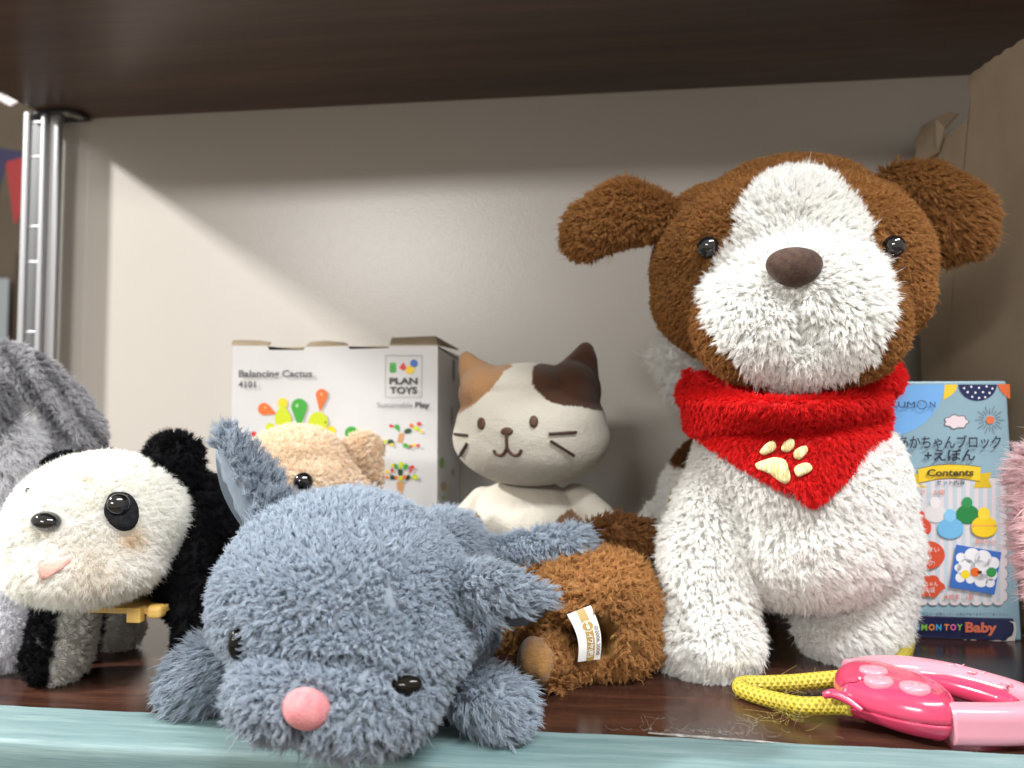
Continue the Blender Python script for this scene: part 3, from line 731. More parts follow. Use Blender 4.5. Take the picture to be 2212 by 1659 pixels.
# body with four legs
fz = .0175
prims = [ell(W(1718, 1050, .430), (.0605, .052, .058)), ell(W(1692, 930, .432), (.049, .047, .040)), ell(W(1730, 1150, .425), (.055, .048, .040)),
         ell(W(1602, 1085, .515), (.053, .075, .052)),
         ell(W(1535, 1155, .415), (.0195, .026, .042)), ell(W(1884, 1160, .43), (.0190, .026, .040)),
         cap((W(1535, 1180, .412), .0255), (W(1526, 1330, .405), .0235), (W(1530, 1400, .402), .0245)), ell(np.array([W(1534, 1420, .398)[0], .396 + OFF, fz]), (.0255, .023, .0165)),
         cap((W(1862, 1180, .438), .0290), (W(1845, 1330, .438), .0265), (W(1840, 1370, .436), .026)), ell(np.array([W(1836, 1400, .432)[0], .430 + OFF, fz]), (.0285, .023, .0165)),
         cap((W(1462, 1150, .53), .024), (np.array([W(1475, 1300, .53)[0], .53 + OFF, .02]), .022)), cap((W(1660, 1150, .55), .024), (np.array([W(1660, 1300, .55)[0], .55 + OFF, .02]), .022))]
bV, bF = blob(prims, .0026, 8)
def dog_col(V):
    c = np.tile(np.array(WHT), (len(V), 1)); q = project(V)
    br_ = (V[:, 1] > .485) & inpoly(q, [(1438, 960), (1452, 915), (1490, 880), (1560, 860), (1560, 1010), (1462, 1012)])
    c[br_] = (.16, .07, .025); return c
def body_comb(P, n):
    q = project(P)
    side = np.sign(P[:, 0] - W(1722, 1000, .43)[0])[:, None]
    v = np.array([[.0, -.15, -.85]]) + side * np.array([[.25, 0, 0]]) * np.clip((q[:, 1:2] - 1000) / 300, 0, 1)
    return v + vnoise(P, 45, 21)[:, None] * np.array([[.6, 0, .25]])
body('body', bV, bF, dog_col, FURW, dog, dict(pitch=.0015, k=16, L=.0035, clump=.56, comb=body_comb, jit=.32, fray=.12, rad=.00011, curl=.10, seed=15, tip=.7,
     lenf=lambda P: np.where(P[:, 2] < .10, 1.25, .85), mask=lambda P: ~(inpoly(project(P), [(1480, 800), (1930, 800), (1918, 965), (1764, 1085), (1600, 1010), (1490, 915)]) & (P[:, 1] < .486))))
tV, tF = blob([cap((W(1530, 850, .56), .014), (W(1478, 800, .565), .0155), (W(1452, 768, .57), .0135))], .002, 4)
body('tail', tV, tF, WHT, FURW, dog, dict(pitch=.003, k=14, L=.008, clump=.5, jit=.4, seed=16))
# bandana: rolled neck and a triangle hanging on the chest
RED = (.76, .019, .020)
NU, NV_ = 90, 60
tip = (1764, 1092)
def band_pt(u, v):                        # u -1..1 across, v 0..1 down
    xl, xr = 1484 - 8 * math.sin(v * 3), 1916 + 10 * math.sin(v * 3)
    ytop = 838 + 26 * math.cos(u * 1.57) - 42 * abs(u) ** 3
    px = (xl + xr) / 2 + u * (xr - xl) / 2
    t = (px - 1482) / (tip[0] - 1482) if px < tip[0] else (1918 - px) / (1918 - tip[0])
    t = max(0, min(1, t))
    ybot = (925 if px < tip[0] else 958) + (tip[1] - (925 if px < tip[0] else 958)) * t ** (.9 if px < tip[0] else 1.05)
    py = ytop + (ybot - ytop) * v
    yy = (py - 838)
    y = .3655 + .031 * abs(u) ** 2.6 + .008 * u * u
    y -= .011 * math.exp(-((yy - 42 + 24 * u * u) / 26) ** 2)         # the roll
    y += .006 * math.exp(-((yy - 92 + 26 * u - 6 * math.sin(3 * u)) / 15) ** 2)    # the crease below it
    y += .010 * math.exp(-((yy) / 16) ** 2)
    y += .0022 * math.sin(u * 5 + v * 4)
    return W(px, py, y)
V = [band_pt(-1 + 2 * i / (NU - 1), j / (NV_ - 1)) for j in range(NV_) for i in range(NU)]
V = np.array(V)
F = np.array([[j * NU + i, (j + 1) * NU + i, (j + 1) * NU + i + 1, j * NU + i + 1] for j in range(NV_ - 1) for i in range(NU - 1)])
bandV, bandF = V, F
Vb = V + np.array([0, .0045, 0]); nV = len(V)
ringi = [i for i in range(NU)] + [j * NU + NU - 1 for j in range(1, NV_)] + [(NV_ - 1) * NU + i for i in range(NU - 2, -1, -1)] + [j * NU for j in range(NV_ - 2, 0, -1)]
Fr = np.array([[ringi[i], ringi[(i + 1) % len(ringi)], nV + ringi[(i + 1) % len(ringi)], nV + ringi[i]] for i in range(len(ringi))])
Vall = np.vstack([V, Vb]); Fall = np.vstack([F, F[:, ::-1] + nV, Fr])
PW = lambda cx, cy: ((2950 + cx / 3.6867) * .54, (1650 + cy / 3.6867) * .54)
paw = [smooth_poly([PW(*q) for q in pts], 60) for pts in (
    [(330, 575), (400, 480), (480, 440), (545, 450), (565, 510), (530, 570), (450, 610), (380, 628)],
    [(635, 540), (660, 470), (740, 425), (815, 425), (835, 480), (800, 550), (735, 592), (670, 580)],
    [(815, 610), (850, 550), (930, 505), (1000, 505), (1022, 570), (975, 650), (910, 698), (840, 680)],
    [(825, 860), (850, 800), (940, 755), (1030, 750), (1080, 810), (1060, 870), (960, 930), (880, 950)],
    [(268, 770), (300, 735), (420, 690), (530, 662), (640, 675), (720, 730), (750, 830), (775, 930), (768, 1010), (700, 1058), (600, 1010), (500, 930), (400, 880), (300, 840)])]
def no_paw(P):
    q = project(P); m = np.ones(len(P), bool)
    for pl in paw:
        c = pl.mean(0); m &= ~inpoly(q, c + (pl - c) * 1.10)
    return m
def red_comb(P, n): return np.array([[.12, -.1, -1.0]]) + vnoise(P, 60, 31)[:, None] * np.array([[.7, 0, .2]])
bd = body('bandana', Vall, Fall, RED, FUR, dog, dict(pitch=.0014, k=9, L=.0024, clump=.5, comb=red_comb, jit=.28, fray=.13, rad=.00013, mask=no_paw, seed=17, cull=-.2))
ctr = np.array([W(1700, 850, .43)[0], .432 + OFF, W(1700, 835, .432)[2]])
rg = [(ctr + np.array([.0535 * math.cos(a), .046 * math.sin(a), .004 * math.cos(a)])) for a in np.arange(40) * 6.2832 / 40]
cV, cF = blob([cap(*[(q, .0095) for q in rg + rg[:1]])], .0024, 4)
body('bandana_roll', cV, cF, RED, FUR, bd, dict(pitch=.0016, k=9, L=.0024, clump=.5, comb=const((0, 0, -.4)), jit=.35, rad=.00013, seed=18))
gold = noise_mat('gold_thread', (.42, .30, .10), (.86, .76, .46), 1300, (1, 1, .12), .7, .2, .9, bdist=.0006)
sfn = surf_f(bandV, bandF)
V, F = [], []
for pl in paw:                                         # each pad: a low dome of thread
    c = pl.mean(0); n = len(pl); b0 = len(V)
    for sc_, h in ((1.0, .0006), (.97, .0026), (.8, .0033), (.5, .0036), (.2, .0037)):
        for q in pl: V.append(sfn(*(c + (q - c) * sc_), h))
    for r in range(4):
        for i in range(n): F.append((b0 + r * n + i, b0 + r * n + (i + 1) % n, b0 + (r + 1) * n + (i + 1) % n, b0 + (r + 1) * n + i))
    V.append(sfn(*c, .0037)); 
    for i in range(n): F.append((b0 + 4 * n + i, b0 + 4 * n + (i + 1) % n, len(V) - 1))
mesh('paw_print', V, F, gold, bd)

OFF = -.008
# ------------------------------------------------------------------ blue-grey cat lying at the edge
GRY = np.array((.42, .485, .565))
cat = empty('plush_cat', (W(750, 1500, .33)[0], .36, 0)); tag(cat, 'fluffy blue-grey plush cat with pink nose sprawled over the shelf edge', 'plush toy')
H = lambda cx, cy: (324 + cx * .46305, 891 + cy * .46305)     # crop 3 to photo
prims = [ell(W(745, 1290, .345), (R(262, .345), .056, R(195, .345))), ell(W(740, 1230, .352), (R(225, .352), .05, R(158, .352))), ell(W(770, 1390, .328), (R(240, .328), .046, R(125, .328))),
         ell(W(650, 1470, .306), (R(128, .306), .032, R(84, .306))), ell(W(790, 1495, .308), (R(150, .308), .034, R(84, .308))), ell(W(690, 1480, .299), (R(118, .299), .028, R(62, .299)))]
V, F = blob(prims, .0021, 7)
def brow(V):
    q = project(V); V = V.copy()
    yb = 1412 + (q[:, 0] - 600) * .16 + 10 * np.sin((q[:, 0] - 560) / 60)
    m = np.exp(-((q[:, 1] - yb) / 15) ** 2) * (q[:, 0] > 545) * (q[:, 0] < 900) * (V[:, 1] < .325); V[:, 1] += .010 * m * np.clip((q[:, 0] - 545) / 80, 0, 1) * np.clip((880 - q[:, 0]) / 140, 0, 1); return V
V = brow(V)
cn = W(662, 1531, .2735); _cf = surf_f(V, F); ceyes = [_cf(872, 1481, .0006), _cf(516, 1388, .0008)]
def cat_mask(P):
    m = np.linalg.norm((P - cn) * np.array([1, .6, 1.15]), axis=1) > .0088
    m &= np.linalg.norm((P - ceyes[0]) * np.array([.75, 1, 1.7]), axis=1) > .0058
    m &= np.linalg.norm((P - ceyes[1]) * np.array([1.5, 1, .75]), axis=1) > .0056
    return m
def cat_comb(P, n):
    q = project(P); c = nrm(P - W(735, 1330, .28))
    t = np.clip((1330 - q[:, 1:2]) / 160, 0, 1)
    return c * (.25 + .75 * t) + vnoise(P, 50, 41)[:, None] * nrm(np.cross(n, c)) * .6 + np.array([[0, 0, -.30]]) * (1 - t)
def gcol(sd): return lambda V: GRY * (1 + .10 * vnoise(V, 35, sd))[:, None]
def cat_len(P):
    q = project(P); return np.interp(q[:, 1], [1050, 1250, 1450, 1600], [1.0, .85, .9, 1.35]) * (1 - .3 * np.exp(-((q[:, 1] - 1425 - (q[:, 0] - 600) * .10) / 20) ** 2))
body('head', V, F, gcol(1), FUR, cat, dict(pitch=.0016, k=14, L=.0037, clump=.74, comb=cat_comb, jit=.40, fray=.09, rad=.00012, curl=.20, lenf=cat_len, mask=cat_mask, seed=21, tip=.7))
pink = noise_mat('pink_felt', (.50, .175, .19), (.58, .24, .25), 300, rough=.95, spec=.1, bump=.4, bscale=1400, sheen=.15)
mesh('nose', ICO_V * np.array([R(53, .275), .0070, R(42, .275)]) @ np.array(Euler((0, .22, 0)).to_matrix()).T + cn, ICO_F, pink, cat)
amber = mat('dark_amber_eye', (.006, .005, .003), .12, .3)
mesh('eye', ICO_V * np.array([.0070, .0035, .0038]) @ np.array(Euler((0, -.12, 0)).to_matrix()).T + ceyes[0], ICO_F, amber, cat)
mesh('eye', ICO_V * np.array([.0032, .0045, .0064]) + ceyes[1], ICO_F, amber, cat)
# ears: fluffy back, smooth lining
def ear(pts, seed, axis, lin, squash):
    V, F = blob([cap(*pts)], .0018, 4)
    c = V.mean(0); V[:, 1] = c[1] + (V[:, 1] - c[1]) * squash
    def em(P): return ~inpoly(project(P), lin)
    e = body('ear', V, F, gcol(seed), FUR, cat, dict(pitch=.0016, k=11, L=.0052, clump=.78, comb=lambda P, n: np.tile(np.array(axis, float), (len(P), 1)), jit=.3, fray=.12, rad=.00015, curl=.12, mask=em, seed=seed, tip=.6))
    f = surf_f(V, F); c = np.mean(lin, 0); lp = smooth_poly(lin, 60); n = len(lp); VV, FF = [], []
    for sc_ in (1, .75, .5, .25):
        for q in lp: VV.append(f(*(c + (q - c) * sc_), .0006 if sc_ < 1 else -.0004))
    for r in range(3):
        for i in range(n): FF.append((r * n + i, r * n + (i + 1) % n, (r + 1) * n + (i + 1) % n, (r + 1) * n + i))
    VV.append(f(*c, .0006))
    for i in range(n): FF.append((3 * n + i, 3 * n + (i + 1) % n, len(VV) - 1))
    mesh('ear_lining', VV, FF, noise_mat('grey_suede', (.17, .21, .26), (.21, .255, .31), 120, rough=.95, spec=.1, bump=.2, bscale=700, sheen=.1), e)
ear([(W(580, 1110, .352), R(52, .352)), (W(540, 1040, .350), R(47, .35)), (W(500, 975, .348), R(30, .348)), (W(484, 942, .347), R(16, .347))], 22, (.25, -.1, .9),
    [(466, 975), (482, 968), (502, 1005), (522, 1055), (550, 1095), (545, 1125), (535, 1150), (500, 1105), (474, 1045)], .55)
ear([(W(992, 1262, .338), R(34, .34)), (W(1055, 1276, .326), R(42, .33)), (W(1118, 1299, .322), R(33, .326)), (W(1174, 1303, .320), R(14, .324))], 23, (1, -.1, -.12),
    [(1085, 1325), (1130, 1318), (1175, 1303), (1188, 1305), (1165, 1340), (1125, 1353), (1085, 1350), (1060, 1338)], .6)
# paws, back and hind limb
def paw_part(nm, prims, seed, axis, L=.0056, **kw):
    V, F = blob(prims, .0022, 5)
    a = dict(pitch=.0017, k=10, L=L, clump=.76, comb=lambda P, n: np.tile(np.array(axis, float), (len(P), 1)) + vnoise(P, 60, seed)[:, None] * .4, jit=.3, fray=.13, rad=.00015, curl=.10, seed=seed, tip=.55); a.update(kw)
    return body(nm, V, F, gcol(seed), FUR, cat, a)
paw_part('front_paw', [cap((W(520, 1440, .352), .0135), (W(450, 1452, .350), .0140), (W(425, 1472, .348), .0135))], 24, (-.8, -.3, -.5), L=.0054)
paw_part('front_paw', [cap((W(995, 1480, .342), .0095), (W(1050, 1510, .337), .0112), (W(1088, 1528, .334), .0110))], 25, (.75, -.3, -.5), L=.0048)
paw_part('body', [ell(W(860, 1275, .43), (.050, .072, .038)), ell(W(960, 1240, .44), (.024, .05, .034)), ell(W(1000, 1310, .42), (.018, .03, .03))], 26, (.3, .3, -.5), L=.0046)
paw_part('hind_leg', [cap((W(985, 1210, .440), R(32, .44)), (W(1090, 1198, .448), R(25, .448)), (W(1180, 1178, .45), R(27, .45)), (W(1245, 1176, .446), R(31, .446)))], 27, (.8, -.2, -.3), L=.0045, clump=.78)

OFF = -.024
# ------------------------------------------------------------------ panda
pan = empty('plush_panda', (W(215, 1450, .40)[0], .41, 0)); tag(pan, 'small white and black plush panda with glossy nose beside the grey cat', 'plush toy')
PWH = np.array((.95, .935, .90))
prims = [ell(W(225, 1125, .395), (R(178, .395), .042, R(140, .395))), ell(W(126, 1160, .378), (R(88, .378), .028, R(98, .378))), ell(W(190, 1210, .38), (R(155, .38), .034, R(78, .38)))]
V, F = blob(prims, .002, 7)
peye, pnose = W(254, 1094, .3525), W(104, 1126, .3470)
patch = smooth_poly([(242, 1068), (275, 1070), (294, 1092), (297, 1120), (285, 1142), (262, 1147), (238, 1132), (225, 1110), (228, 1085)], 50)
mouth = smooth_poly([(90, 1222), (112, 1211), (154, 1208), (142, 1224), (122, 1238), (98, 1251), (92, 1240)], 40)
def pan_mask(P):
    q = project(P)
    return ~inpoly(q, patch) & ~inpoly(q, mouth.mean(0) + (mouth - mouth.mean(0)) * np.array([1.12, 1.4])) & (np.linalg.norm((P - pnose) * np.array([1, .7, 1.4]), axis=1) > .0082)
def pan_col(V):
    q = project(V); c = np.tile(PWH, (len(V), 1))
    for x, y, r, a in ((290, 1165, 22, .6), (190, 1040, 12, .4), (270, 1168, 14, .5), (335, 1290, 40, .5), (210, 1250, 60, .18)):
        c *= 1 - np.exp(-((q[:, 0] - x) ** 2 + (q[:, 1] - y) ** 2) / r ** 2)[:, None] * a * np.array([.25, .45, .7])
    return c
body('head', V, F, pan_col, FURW, pan, dict(pitch=.0015, k=14, L=.0023, clump=.3, comb=lambda P, n: nrm(P - W(180, 1120, .33)) * .5 + np.array([[0, 0, -.25]]), jit=.40, fray=.25, rad=.00011, mask=pan_mask, seed=31, tip=.3,
     lenf=lambda P: np.interp(project(P)[:, 1], [1000, 1150, 1290], [.85, 1, 1.5])))
felt = noise_mat('black_felt', (.008, .008, .009), (.02, .02, .022), 300, rough=.95, spec=.15, bump=.4, bscale=1200)
f = surf_f(V, F)
def felt_patch(nm, poly, m, lift, par):
    c = np.mean(poly, 0); n = len(poly); VV, FF = [], []
    for sc_, h in ((1, 0), (.96, lift), (.6, lift), (.3, lift)):
        for q in poly: VV.append(f(*(c + (q - c) * sc_), h))
    for r in range(3):
        for i in range(n): FF.append((r * n + i, r * n + (i + 1) % n, (r + 1) * n + (i + 1) % n, (r + 1) * n + i))
    VV.append(f(*c, lift))
    for i in range(n): FF.append((3 * n + i, 3 * n + (i + 1) % n, len(VV) - 1))
    return mesh(nm, VV, FF, m, par)
felt_patch('eye_patch', patch, felt, .0028, pan)
c0 = f(254, 1094, .003); eyeball('eye', c0, .0053, pan, eye_m, .75)
felt_patch('mouth', mouth, noise_mat('pink_mouth_felt', (.62, .34, .29), (.68, .40, .34), 300, rough=.9, bump=.3, bscale=900), .0022, pan)
pn = f(104, 1126, .0015)
mesh('nose', ICO_V * np.array([R(34, .35), .0058, R(21, .35)]) @ np.array(Euler((0, .1, -.25)).to_matrix()).T + pn, ICO_F, eye_m, pan)
c1 = f(66, 1062, .001); mesh('eye', ICO_V * np.array([.0015, .002, .0016]) + c1, ICO_F, eye_m, pan)
BLK = (.0075, .0075, .009)
def pb(nm, prims, seed, col=BLK, L=.0019, m=None, **kw):
    V, F = blob(prims, .0021, 5); a = dict(pitch=.0022, k=14, L=L, clump=.5, jit=.45, fray=.2, rad=.00012, seed=seed); a.update(kw)
    return body(nm, V, F, col, m or FURB, pan, a)
pb('ear', [ell(W(377, 992, .41), (R(54, .41), .010, R(52, .41)), (0, .3, .1)), ell(W(392, 1035, .412), (R(40, .41), .009, R(34, .41)))], 32, L=.0030, pitch=.0018, k=16)
pb('ear', [ell(W(132, 1000, .43), (R(42, .43), .008, R(16, .43)), (0, -.35, 0))], 33)
def blk_col(V):
    q = project(V); c = np.tile(np.array(BLK), (len(V), 1)); c[(q[:, 0] < 392) & (V[:, 1] < .43 + OFF)] = PWH * .95; return c
pb('body', [ell(W(395, 1150, .435), (.030, .038, .036)), ell(W(425, 1190, .425), (.020, .032, .042)), ell(W(330, 1180, .445), (.035, .05, .032)),
            cap((W(432, 1200, .405), .0125), (W(430, 1330, .402), .0120), (W(428, 1400, .402), .0115))], 34)
def leg_col(lim): 
    def f_(V):
        q = project(V); c = np.tile(np.array(BLK), (len(V), 1)); c[q[:, 0] > lim + (1400 - q[:, 1]) * .16] = PWH * .86; return c
    return f_
z0 = W(120, 1462, .397)
pb('front_leg', [cap((W(150, 1290, .405), .0145), (W(132, 1390, .402), .0150), (np.array([W(122, 1440, .397)[0], .397 + OFF, .0135]), .0150))], 35, leg_col(117), .0022, FUR, pitch=.002, k=12)
pb('front_leg', [cap((W(230, 1300, .455), .0115), (np.array([W(225, 1360, .455)[0], .455 + OFF, .012]), .0125), (np.array([W(262, 1372, .452)[0], .452 + OFF, .0115]), .0115))], 36, leg_col(222), .0022, FUR, pitch=.002, k=12)
yp = mat('aged_yellow_plastic', (.62, .38, .10), .4)
ch = empty('chassis', (0, 0, 0)); ch.parent = pan; ch.matrix_parent_inverse = Matrix.Translation(pan.location).inverted()
a, b = W(200, 1312, .392), W(362, 1318, .392)
box('chassis_plate', (a[0], .385 + OFF, a[2] - .001), (b[0], .43 + OFF, a[2] + .002), yp, ch, .0006)
a, b = W(275, 1312, .383), W(305, 1346, .383); box('tab', (a[0], .382 + OFF, b[2]), (b[0], .388 + OFF, a[2]), yp, ch, .0008)
a, b = W(316, 1308, .384), W(348, 1338, .384); box('tab', (a[0], .383 + OFF, b[2]), (b[0], .390 + OFF, a[2]), yp, ch, .0022)

OFF = 0
# ------------------------------------------------------------------ calico cat
cal = empty('calico_plush', (W(1145, 1200, .57)[0], .575, 0)); tag(cal, 'smooth cream calico plush cat sitting in front of the cactus game box', 'plush toy')
X4 = lambda cx, cy: ((1800 + cx / 2.0229) * .54, (1340 + cy / 2.0229) * .54)
CREAM, TANP, DKB = np.array((.56, .525, .45)), np.array((.33, .175, .078)), np.array((.062, .025, .012))
d = .555
prims = [ell(W(1147, 925, d), (R(162, d), .048, R(122, d))), ell(W(1147, 945, d), (R(168, d), .046, R(102, d))), ell(W(1140, 840, d), (R(125, d), .038, R(54, d))), ell(W(1052, 850, d), (R(58, d), .032, R(62, d))), ell(W(1236, 846, d), (R(60, d), .032, R(66, d))),
         cap((W(1040, 828, d), R(44, d)), (W(1016, 794, d), R(24, d)), (W(1008, 776, d), R(15, d))), cap((W(1245, 818, d), R(46, d)), (W(1260, 780, d), R(28, d)), (W(1265, 757, d), R(16, d)))]
V, F = blob(prims, .0015, 9)
tanp = smooth_poly([X4(*q) for q in ((40, 100), (480, 230), (440, 290), (400, 350), (330, 440), (240, 520), (150, 590), (15, 632), (-40, 400))], 60)
dkp = smooth_poly([X4(*q) for q in ((850, 205), (720, 232), (675, 262), (660, 330), (675, 410), (730, 480), (800, 535), (900, 568), (1050, 580), (1275, 605), (1330, 400), (1200, 0), (1000, 30))], 60)
def cal_col(V):
    q = project(V); c = np.tile(CREAM, (len(V), 1)) * (1 + .07 * vnoise(V, 55, 6))[:, None]
    c[inpoly(q, tanp)] = TANP; c[inpoly(q, dkp)] = DKB; return c
VEL = mat('short_velour', (.6, .55, .46), .95, .05, 0, 0, .18); nt, ln, b = nodes(VEL)
a_ = N(nt, 'ShaderNodeAttribute'); a_.attribute_name = 'Col'; ln.new(a_.outputs['Color'], b.inputs['Base Color']); b.inputs['Sheen Roughness'].default_value = .6
tc = N(nt, 'ShaderNodeTexCoord'); nz = N(nt, 'ShaderNodeTexNoise'); nz.inputs['Scale'].default_value = 900; nz.inputs['Detail'].default_value = 4
n3 = N(nt, 'ShaderNodeTexNoise'); n3.inputs['Scale'].default_value = 70; n3.inputs['Detail'].default_value = 2
ad = N(nt, 'ShaderNodeMath', operation='MULTIPLY_ADD'); ad.inputs[1].default_value = 2.5
ln.new(tc.outputs['Object'], nz.inputs['Vector']); ln.new(tc.outputs['Object'], n3.inputs['Vector']); ln.new(n3.outputs['Fac'], ad.inputs[0]); ln.new(nz.outputs['Fac'], ad.inputs[2])
bp0 = N(nt, 'ShaderNodeBump'); bp0.inputs['Strength'].default_value = .8; bp0.inputs['Distance'].default_value = .0009; ln.new(ad.outputs[0], bp0.inputs['Height']); ln.new(bp0.outputs[0], b.inputs['Normal'])
body('head', V, F, cal_col, VEL, cal)
f = surf_f(V, F)
thr = noise_mat('brown_thread', (.055, .022, .012), (.10, .042, .02), 900, rough=.6, bump=.4, bdist=.0003)
thr2 = noise_mat('dark_thread', (.035, .018, .014), (.06, .03, .022), 900, rough=.6, bump=.4, bdist=.0003)
def oval_on(nm, c, rx, ry, m, h=.0012):
    VV, FF = [], []; n = 24; cx_, cy_ = c
    for sc_, hh in ((1, -.0002), (.92, h), (.5, h * 1.2)):
        for i in range(n): VV.append(f(cx_ + rx * sc_ * math.cos(i * 6.2832 / n), cy_ + ry * sc_ * math.sin(i * 6.2832 / n), hh))
    for r in range(2):
        for i in range(n): FF.append((r * n + i, r * n + (i + 1) % n, (r + 1) * n + (i + 1) % n, (r + 1) * n + i))
    VV.append(f(cx_, cy_, h * 1.2))
    for i in range(n): FF.append((2 * n + i, 2 * n + (i + 1) % n, len(VV) - 1))
    return mesh(nm, VV, FF, m, cal)
oval_on('eye', X4(257, 718), 8.2, 13.6, thr); oval_on('eye', X4(678, 702), 9.8, 13.8, thr); oval_on('nose', X4(462, 780), 13.5, 9, thr)
def stroke(nm, pts, m, r=.0011):
    q = smooth_poly(pts, 30, False); return tube(nm, [f(x, y, .0009) for x, y in q], r, m, cal, seg=8, n=len(q))
stroke('mouth', [X4(*q) for q in ((358, 928), (372, 955), (400, 970), (430, 962), (455, 925), (462, 900), (461, 850), (461, 805))], thr)
stroke('mouth', [X4(*q) for q in ((461, 890), (470, 920), (500, 958), (535, 970), (565, 955), (578, 925))], thr)
for a, b in (((798, 800), (1018, 786)), ((812, 855), (1000, 972)), ((46, 803), (148, 813)), ((144, 876), (84, 976))): stroke('whisker', [X4(*a), X4(*[(a[0] + b[0]) / 2, (a[1] + b[1]) / 2]), X4(*b)], thr2)
d = .575
prims = [ell(W(1135, 1130, d), (R(125, d), .04, R(95, d))), cap((W(1045, 1085, d), R(32, d)), (W(1010, 1125, .56), R(34, .56)), (W(995, 1190, .545), R(36, .545))),
         cap((W(1245, 1080, d), R(34, d)), (W(1290, 1120, .56), R(36, .56)), (W(1330, 1170, .545), R(34, .545))), ell(W(1135, 1230, d), (R(135, d), .045, R(110, d)))]
V, F = blob(prims, .0018, 6)
def calb_col(V):
    q = project(V); c = np.tile(CREAM, (len(V), 1)) * (1 + .07 * vnoise(V, 55, 7))[:, None]
    c[inpoly(q, [X4(*k) for k in ((215, 1425), (250, 1480), (285, 1580), (270, 1900), (100, 1900), (165, 1600))])] = DKB * 1.5
    c[inpoly(q, [X4(*k) for k in ((860, 1490), (985, 1400), (1100, 1540), (1130, 1700), (840, 1700))])] = TANP * .5
    return c
body('body', V, F, calb_col, VEL, cal)

# ------------------------------------------------------------------ tan plush behind the grey cat
tan = empty('tan_plush', (W(660, 1200, .50)[0], .51, 0)); tag(tan, 'tan plush animal with black bead eye peeking over the grey cat', 'plush toy')
TAN = np.array((.92, .78, .61))
d = .50
prims = [ell(W(640, 1010, d), (R(112, d), .036, R(88, d))), ell(W(655, 1060, .49), (R(120, .49), .036, R(85, .49))), ell(W(560, 1070, .49), (R(90, .49), .03, R(60, .49)))]
V, F = blob(prims, .002, 6)
te = W(655, 1042, .4555)
tf = surf_f(V, F); te = tf(655, 1042, .001)
def tan_mask(P): return np.linalg.norm(P - te, axis=1) > .0066
ta = dict(pitch=.0015, k=11, L=.0024, clump=.45, jit=.3, fray=.15, rad=.00014)
body('head', V, F, lambda V: TAN * (1 + .07 * vnoise(V, 50, 9))[:, None], FUR, tan, dict(seed=51, mask=tan_mask, comb=lambda P, n: nrm(P - te) * .8, **ta))
eyeball('eye', te, .0062, tan, eye_m, .8)
V, F = blob([ell(W(780, 985, .515), (R(44, .515), .008, R(52, .515)), (0, .5, 0)), ell(W(798, 1030, .515), (R(24, .515), .007, R(44, .515)), (0, .1, 0))], .0018, 4)
body('ear', V, F, TAN * .97, FUR, tan, dict(seed=52, **ta))
V, F = blob([cap((W(738, 1010, .49), R(18, .49)), (W(765, 1070, .485), R(32, .485)), (W(790, 1120, .482), R(36, .482)))], .0018, 4)
body('ear', V, F, TAN * .98, FUR, tan, dict(seed=53, comb=const((.3, 0, -1)), **ta))
V, F = blob([ell(W(650, 1220, .53), (.05, .04, .06)), cap((W(500, 1110, .50), R(36, .5)), (W(490, 1200, .50), R(36, .5)))], .0024, 4)
body('body', V, F, TAN, FUR, tan, dict(seed=54, **ta))

# ------------------------------------------------------------------ brown plush dog lying with its back turned
bro = empty('brown_plush', (W(1290, 1440, .43)[0], .44, 0)); tag(bro, 'golden brown shaggy plush dog lying with its back turned and white tag out', 'plush toy')
GB, DB = np.array((.52, .27, .10)), np.array((.185, .080, .028))
M4 = lambda cx, cy: (945 + cx * .2604, 1080 + cy * .2604)
ba = dict(pitch=.0020, k=10, L=.0043, clump=.80, jit=.50, fray=.07, rad=.00016, curl=.30, cf=1.1, tip=.6)
d = .435
prims = [ell(W(1300, 1290, d), (R(112, d), .040, R(88, d))), ell(W(1345, 1350, .43), (R(66, .43), .036, R(92, .43))), ell(W(1255, 1270, .43), (R(90, .43), .03, R(55, .43))),
         cap((W(1400, 1400, .42), R(26, .42)), (W(1330, 1428, .408), R(26, .408)), (W(1230, 1425, .400), R(28, .40))),
         cap((W(1230, 1300, .42), R(40, .42)), (W(1180, 1345, .415), R(30, .415)), (W(1160, 1380, .41), R(26, .41)))]
V, F = blob(prims, .0022, 6)
_q = project(V); V[:, 1] += .013 * np.exp(-((_q[:, 0] - 1262) / 48) ** 2 - ((_q[:, 1] - 1384) / 24) ** 2) * (V[:, 1] < .44)
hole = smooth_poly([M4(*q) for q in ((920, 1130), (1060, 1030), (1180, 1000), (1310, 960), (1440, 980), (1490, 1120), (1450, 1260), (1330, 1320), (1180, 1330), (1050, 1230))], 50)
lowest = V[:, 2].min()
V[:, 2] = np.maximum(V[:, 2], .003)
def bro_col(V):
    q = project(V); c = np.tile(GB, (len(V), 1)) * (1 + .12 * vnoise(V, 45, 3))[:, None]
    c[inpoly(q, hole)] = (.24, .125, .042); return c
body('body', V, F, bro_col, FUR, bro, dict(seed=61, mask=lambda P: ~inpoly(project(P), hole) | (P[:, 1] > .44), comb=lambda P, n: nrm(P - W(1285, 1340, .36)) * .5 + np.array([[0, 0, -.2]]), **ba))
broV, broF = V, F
sole_m = noise_mat('tan_sole_cloth', (.20, .10, .032), (.29, .15, .05), 350, (1, 1, 3), .95, .1, .4, 900, sheen=.4)
V, F = blob([ell(W(1150, 1426, .392), (R(30, .392), .016, R(44, .392))), ell(W(1172, 1428, .392), (R(30, .392), .018, R(42, .392)))], .0018, 5)
V[:, 2] = np.maximum(V[:, 2], .001)
ft = mesh('foot_sole', V, F, sole_m, bro)
V, F = blob([ell(W(1200, 1432, .399), (R(26, .40), .018, R(44, .40)))], .002, 4)
V[:, 2] = np.maximum(V[:, 2], .002)
